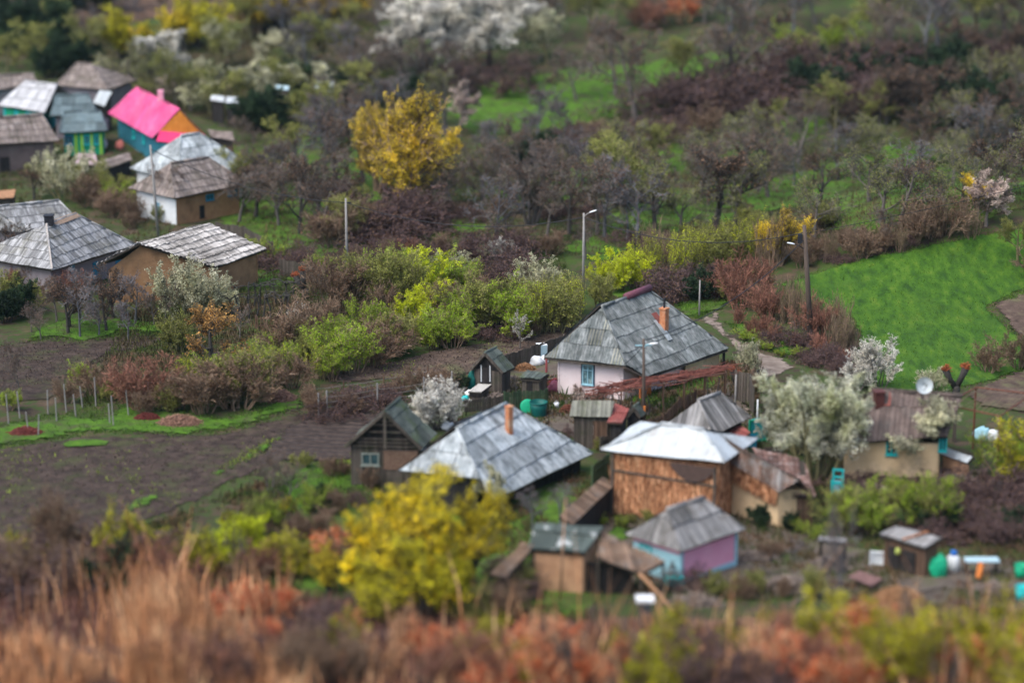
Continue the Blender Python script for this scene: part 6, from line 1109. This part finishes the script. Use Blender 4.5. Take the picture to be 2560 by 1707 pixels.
plant('lime', 1560, 725, 115, 'yellow-lime bush right above the main house ridge', wide=1.1, var=0); plant('lime', 1600, 720, 90, 'lime bush right of the yellow-lime one'); plant('olivebush', 1500, 770, 100, 'olive bush touching the main house roof'); plant('lime', 1510, 730, 80, 'small lime bush right of the far street lamp')
plant('blossombush', 1255, 650, 62, 'small white blossom bush above the hedge'); plant('creambush', 1215, 645, 45, 'low cream blossom bush beside the small white one')
row(['green', 'whipgreen'], 620, 905, 880, 830, 5, 60, 'low bright green clump', 'on the garden plot', wide=1.4)
row(['brown', 'olivebush'], 160, 1000, 480, 1040, 4, 60, 'scrubby low bush', 'among the vineyard stakes')
plant('green', 25, 1025, 62, 'round bright green bush at the left edge', wide=1.1); plant('bare', 50, 990, 150, 'leafless pale sapling over the dark strip field', wide=.6)
row(['bare'], 60, 830, 130, 850, 2, 80, 'thin grey sapling', 'at the lawn corner')
# yard blossoms
plant('sapling', 1300, 872, 105, 'upright white blossom sapling behind the board fence', wide=1.3); plant('blossombush', 1092, 1068, 135, 'white blossom tree between the open barn and the yard', wide=1.3, var=0); plant('blossombush', 1120, 1070, 90, 'small white blossom bush at the hip roof corner')
plant('dome', 2045, 1195, 290, 'big domed white blossom tree right of the turquoise gate', wide=.8, var=0); plant('dome', 2115, 1150, 205, 'blossom tree at the right side of the big domed one', wide=1.0, var=1); plant('dome', 1985, 1130, 190, 'blossom tree at the left side of the big domed one', wide=.65, var=1)
plant('blossombush', 2195, 970, 140, 'tall white blossom at the meadow corner', wide=.85, var=1); plant('blossombush', 2140, 975, 90, 'white blossom bush left of the tall one at the meadow corner')
plant('cream', 2305, 1200, 235, 'sparse cream blossom tree before the cream house', wide=1.25, var=0); plant('creambush', 1868, 935, 100, 'cream blossom bush at the end of the main house', wide=.8)
plant('creambush', 2330, 985, 70, 'thin cream bush behind the satellite dish'); plant('brown', 1862, 985, 75, 'purple-brown bush under the cream blossom bush')
row(['brown', 'red'], 1445, 1000, 1560, 1000, 4, 42, 'dry reddish bush', 'against the pink-white wall', wide=1.0)
plant('dark', 1150, 978, 55, 'dark green conifer bush beside the gabled hut'); plant('bareblue', 1290, 985, 50, 'thin turquoise-grey twigs by the tiny hut')
# vine hedge left of the yard
row(['bramble', 'brown', 'brown'], 790, 1040, 1130, 965, 10, 62, 'dead vine thicket', 'along the wire trellis', wide=1.1)
plant_vine = plant('brown', 775, 1020, 75, 'reddish vine clump at the left end of the wire trellis')
# lower left and middle
row(['bare', 'orchard'], 640, 1215, 730, 1240, 3, 95, 'small bare fruit tree', 'at the corner of the lower field')
row(['brown', 'olivebush'], 750, 1175, 900, 1180, 4, 50, 'thin weedy bush', 'before the open barn')
row(['bramble', 'dark', 'brown'], 740, 1330, 930, 1230, 6, 60, 'dark weedy thicket', 'left of the big yellow tree')
row(['mossy', 'lime'], 460, 1440, 640, 1400, 4, 130, 'yellow-olive bush', 'at the lower end of the field', wide=.9)
row(['brown', 'bramble', 'dark', 'red'], -60, 1480, 460, 1480, 8, 130, 'dark brown scrub', 'along the lower left slope', wide=1.2)
row(['mossy', 'brown', 'olivebush'], -60, 1420, 420, 1400, 6, 90, 'olive scrub', 'between the field and the dry grass', wide=1.1)
plant('yellow', 1025, 1535, 400, 'largest bright yellow tree in the foreground', wide=1.25, var=0); plant('yellow', 900, 1500, 240, 'yellow tree left of the largest bright one', wide=1.0, var=1); plant('yellow', 1165, 1460, 290, 'yellow tree right of the largest bright one', wide=.9, var=1)
plant('yellowlow', 1060, 1560, 260, 'lemon green lower tree before the largest yellow one', wide=1.1, var=0); plant('yellowlow', 950, 1550, 170, 'low lemon green bush left under the yellow trees', wide=1.2, var=1); plant('yellow', 830, 1480, 130, 'small yellow bush at the left end of the yellow trees', wide=1.2, var=0)
plant('cream', 1230, 1290, 140, 'olive green tree hiding the corner of the light grey roof'); plant('bareblue', 1400, 1330, 130, 'leafless grey tree by the long lean-to', wide=1.2); plant('bareblue', 1330, 1330, 120, 'grey twiggy tree left of the long lean-to')
row(['brown', 'mossy', 'olivebush'], 1130, 1570, 1330, 1540, 3, 110, 'tawny bush', 'right below the yellow trees')
# mid right
row(['olivebush', 'olive', 'green'], 2060, 1330, 2360, 1310, 6, 115, 'olive bush', 'above the lower right shed', wide=1.1)
row(['bramble', 'dark', 'bramble'], 2300, 1330, 2620, 1320, 6, 90, 'dark purple thicket', 'right of the olive bushes', wide=1.2)
row(['bramble', 'brown'], 2100, 1215, 2380, 1220, 6, 45, 'low brambly heap', 'before the cream house', wide=1.3)
row(['bramble', 'bareblue'], 2380, 1260, 2620, 1240, 4, 80, 'dark twiggy bush', 'right of the little porch roof')
row(['mossy', 'green', 'mossy'], 2500, 1210, 2640, 1200, 3, 180, 'olive-gold tree', 'at the right edge beside the cream house')
row(['green', 'dark'], 1900, 1330, 2060, 1340, 4, 50, 'dark green bush', 'below the weathered plank roof')
plant('bareblue', 2100, 1560, 330, 'tall pale leafless sapling left of the lower right shed', wide=.35, var=0)
plant('brown', 2470, 930, 95, 'tan dry bush at the lower meadow edge'); plant('brown', 2545, 920, 110, 'straw coloured bush at the right meadow edge')
row(['olive', 'bare', 'bareblue', 'orchard'], 900, 300, 1120, 330, 4, 110, 'small greyish tree', 'behind the gold willow')
row(['orchard', 'bareblue', 'bare'], 1100, 500, 1600, 440, 6, 130, 'slender grey tree', 'on the slope above the central trees')
row(['orchard', 'bare', 'bareblue'], 1750, 520, 2150, 440, 4, 130, 'grey crowned tree', 'in the orchard centre')
row(['orchard', 'baredark', 'bare'], 2050, 460, 2620, 370, 5, 120, 'crowded orchard tree', 'in the right half of the orchard')
row(['brown', 'bramble', 'olivebush'], 1560, 625, 2100, 560, 10, 50, 'russet brush clump', 'under the orchard trees')
row(['dark', 'baredark', 'bramble'], 1900, 215, 2640, 175, 11, 100, 'dark thicket bush', 'of the upper right bank')
row(['baredark', 'bareblue', 'dark'], 2250, 330, 2640, 300, 6, 110, 'dark merged thicket', 'at the right edge, upper slope')
row(['dark', 'baredark', 'bareblue'], 560, 250, 1100, 270, 8, 70, 'bluish dark thicket', 'under the misty grey trees')
row(['bramble', 'dark', 'brown'], 1050, 560, 1500, 520, 7, 50, 'dark low bush', 'in the diagonal band left of the orchard')
row(['orchard', 'baredark', 'bare'], 2100, 320, 2640, 260, 8, 120, 'dark twiggy tree', 'on the steep right slope')
row(['orchard', 'baredark'], 2400, 500, 2640, 470, 4, 130, 'shadowed tree', 'at the right edge above the crest')
row(['bare', 'bareblue', 'olive'], 0, 60, 260, 90, 4, 80, 'grey misty bush', 'below the brown hillside')
row(['olive', 'cream', 'bareblue'], 480, 290, 900, 280, 7, 90, 'pale budding tree', 'among the far white roofs')
row(['brown', 'olivebush', 'bramble'], 560, 420, 900, 520, 8, 60, 'brown scrub bush', 'right of the hip roofed houses')
row(['olivebush', 'brown', 'green'], 180, 450, 360, 540, 6, 55, 'yard bush', 'left of the white walled house')
row(['olivebush', 'bramble', 'green'], 600, 640, 860, 700, 6, 60, 'scrubby bush', 'between the striped barn and the concrete pole')
row(['bare', 'baredark'], 580, 560, 860, 540, 5, 130, 'dusky bare tree', 'behind the grey fence')
row(['olivebush', 'brown'], 100, 600, 420, 560, 4, 40, 'low yard bush', 'between the left roofs')
row(['green', 'mossy', 'olivebush'], 560, 1320, 800, 1280, 5, 70, 'green weedy bush', 'right of the lower field')
row(['brown', 'dark', 'bramble'], 540, 1390, 820, 1340, 5, 80, 'dark brown bush', 'between the field and the yellow trees')
row(['brown', 'olivebush', 'bramble'], 1250, 1420, 1330, 1520, 3, 60, 'scrubby bush', 'left of the clay shed')
row(['bramble', 'brown', 'olivebush'], 1700, 1480, 2050, 1500, 6, 70, 'brushy clump', 'right of the pink house corner')
row(['bramble', 'bareblue', 'brown'], 1880, 1400, 2060, 1420, 4, 55, 'grey brushwood clump', 'in the yard before the barn wing')
row(['whip', 'brown', 'mossy'], 60, 1400, 480, 1440, 5, 170, 'tall thin brown shoots', 'rising over the lower field edge', wide=.6)
row(['olivebush', 'brown', 'green'], 1640, 1000, 1800, 985, 5, 28, 'small weedy clump', 'below the vine arbour')
row(['olivebush', 'bramble'], 1400, 1090, 1560, 1130, 4, 30, 'low weedy clump', 'in front of the outhouse')
row(['green', 'olivebush'], 1500, 1320, 1640, 1310, 4, 35, 'small green clump', 'between the maize barn and the pink house')
def mx(x):
    if x < 420: return ['tanstem', 'red', 'brown', 'tanstem', 'greystem']
    if x < 1080: return ['red', 'rust', 'tanstem', 'mossy', 'greystem', 'bramble', 'brown']
    if x < 1640: return ['rust', 'rust', 'tanstem', 'mossy', 'red', 'greystem', 'rust', 'brown']
    if x < 2060: return ['tanstem', 'brown', 'greystem', 'mossy', 'red', 'bramble', 'tanstem']
    return ['mossy', 'mossy', 'brown', 'tanstem', 'mossy', 'greystem', 'rust']
mixed(480, 960, 1440, 9, 110, 'in the brush below the field', lambda x: ['mossy', 'red', 'brown', 'mossy', 'rust', 'greystem'])
mixed(560, 1180, 1550, 7, 95, 'in the layer left of the clay shed', mx)
mixed(1200, 2040, 1590, 9, 70, 'in the low layer before the sheds', mx)
mixed(1060, 2640, 1655, 17, 135, 'in the middle foreground layer', mx)
mixed(480, 1100, 1630, 8, 140, 'in the middle layer left of centre', mx)
mixed(-60, 1280, 1735, 15, 160, 'along the bottom edge, left half', mx)
mixed(1280, 2640, 1750, 16, 185, 'along the bottom edge, right half', mx)
mixed(2080, 2640, 1700, 8, 190, 'in the bottom right corner thicket', lambda x: ['mossy', 'mossy', 'mossy', 'tanstem'])
row(['olive', 'orchard', 'bare'], 2650, 300, 2900, 250, 4, 130, 'orchard tree', 'beyond the right edge, upper row')
row(['green', 'brown', 'olivebush'], 2650, 1250, 2900, 1200, 4, 120, 'bush', 'beyond the right edge, lower row')
row(['brown', 'olivebush'], 2650, 700, 2900, 640, 4, 110, 'bush', 'beyond the right edge, middle row')
row(['olive', 'bare'], -340, 500, -90, 450, 4, 130, 'tree', 'beyond the left edge, upper row')
row(['brown', 'green'], -340, 1050, -90, 1000, 4, 100, 'bush', 'beyond the left edge, middle row')
mixed(-400, -60, 1740, 5, 160, 'beyond the lower left corner', mx)
mixed(2660, 3000, 1740, 5, 170, 'beyond the lower right corner', mx)
# foreground dry grass
tufts('dry_grass', [[(-80, 1640), (330, 1600), (620, 1640), (760, 1660), (760, 1790), (-80, 1790)]], 1500, 1.0, .055, B_DRY, 'tall pale dry grass on the near slope', 3, hv=.4, bend=.4, spread=.35, clump=-.4)
tufts('dry_grass', [[(330, 1600), (450, 1560), (520, 1640), (480, 1790), (300, 1790)]], 420, 2.6, .055, B_DRY, 'tallest tan grass sheaf of the lower left', 3, hv=.3, bend=.3, spread=.35)
tufts('dry_grass', [[(50, 1500), (700, 1500), (700, 1600), (50, 1600)]], 90, 2.6, .04, B_DRY, 'scattered tall dry stalks above the near grass', 2, hv=.3, bend=.35, spread=.5)
tufts('dry_grass', [[(700, 1660), (1300, 1640), (2100, 1600), (2700, 1640), (2700, 1790), (700, 1790)]], 800, .8, .05, B_DRY, 'dry tan grass stems across the near slope', 3, hv=.5, bend=.5, spread=.4, clump=0)
tufts('weeds', [[(-80, 1420), (500, 1460), (900, 1520), (1400, 1570), (2700, 1570), (2700, 1790), (-80, 1790)]], 6000, .5, .05, B_PUR, 'dark purple weeds on the near slope', 3, hv=.4, bend=.5, spread=.4)

tufts('dry_grass', [[(1100, 1560), (2600, 1560), (2600, 1790), (1100, 1790)]], 160, 2.3, .035, B_DRY, 'scattered bare tan stems in front of the sheds', 2, hv=.35, bend=.6, spread=.5)
# ------------------------------------------------------------------ haze
hz = MB(); hz.box((0, 430, 60), (700, 1000, 165)); hzm = bpy.data.materials.new('haze_air'); hzm.use_nodes = True; hn = hzm.node_tree
hn.nodes.remove(hn.nodes['Principled BSDF']); pv = hn.nodes.new('ShaderNodeVolumePrincipled'); pv.inputs['Density'].default_value = .00006; pv.inputs['Color'].default_value = (.58, .86, .95, 1); pv.inputs['Anisotropy'].default_value = .2
hn.links.new(pv.outputs[0], hn.nodes['Material Output'].inputs['Volume']); tag(hz.build('haze', hzm), 'thin pale haze over the valley', None, None, 'stuff')
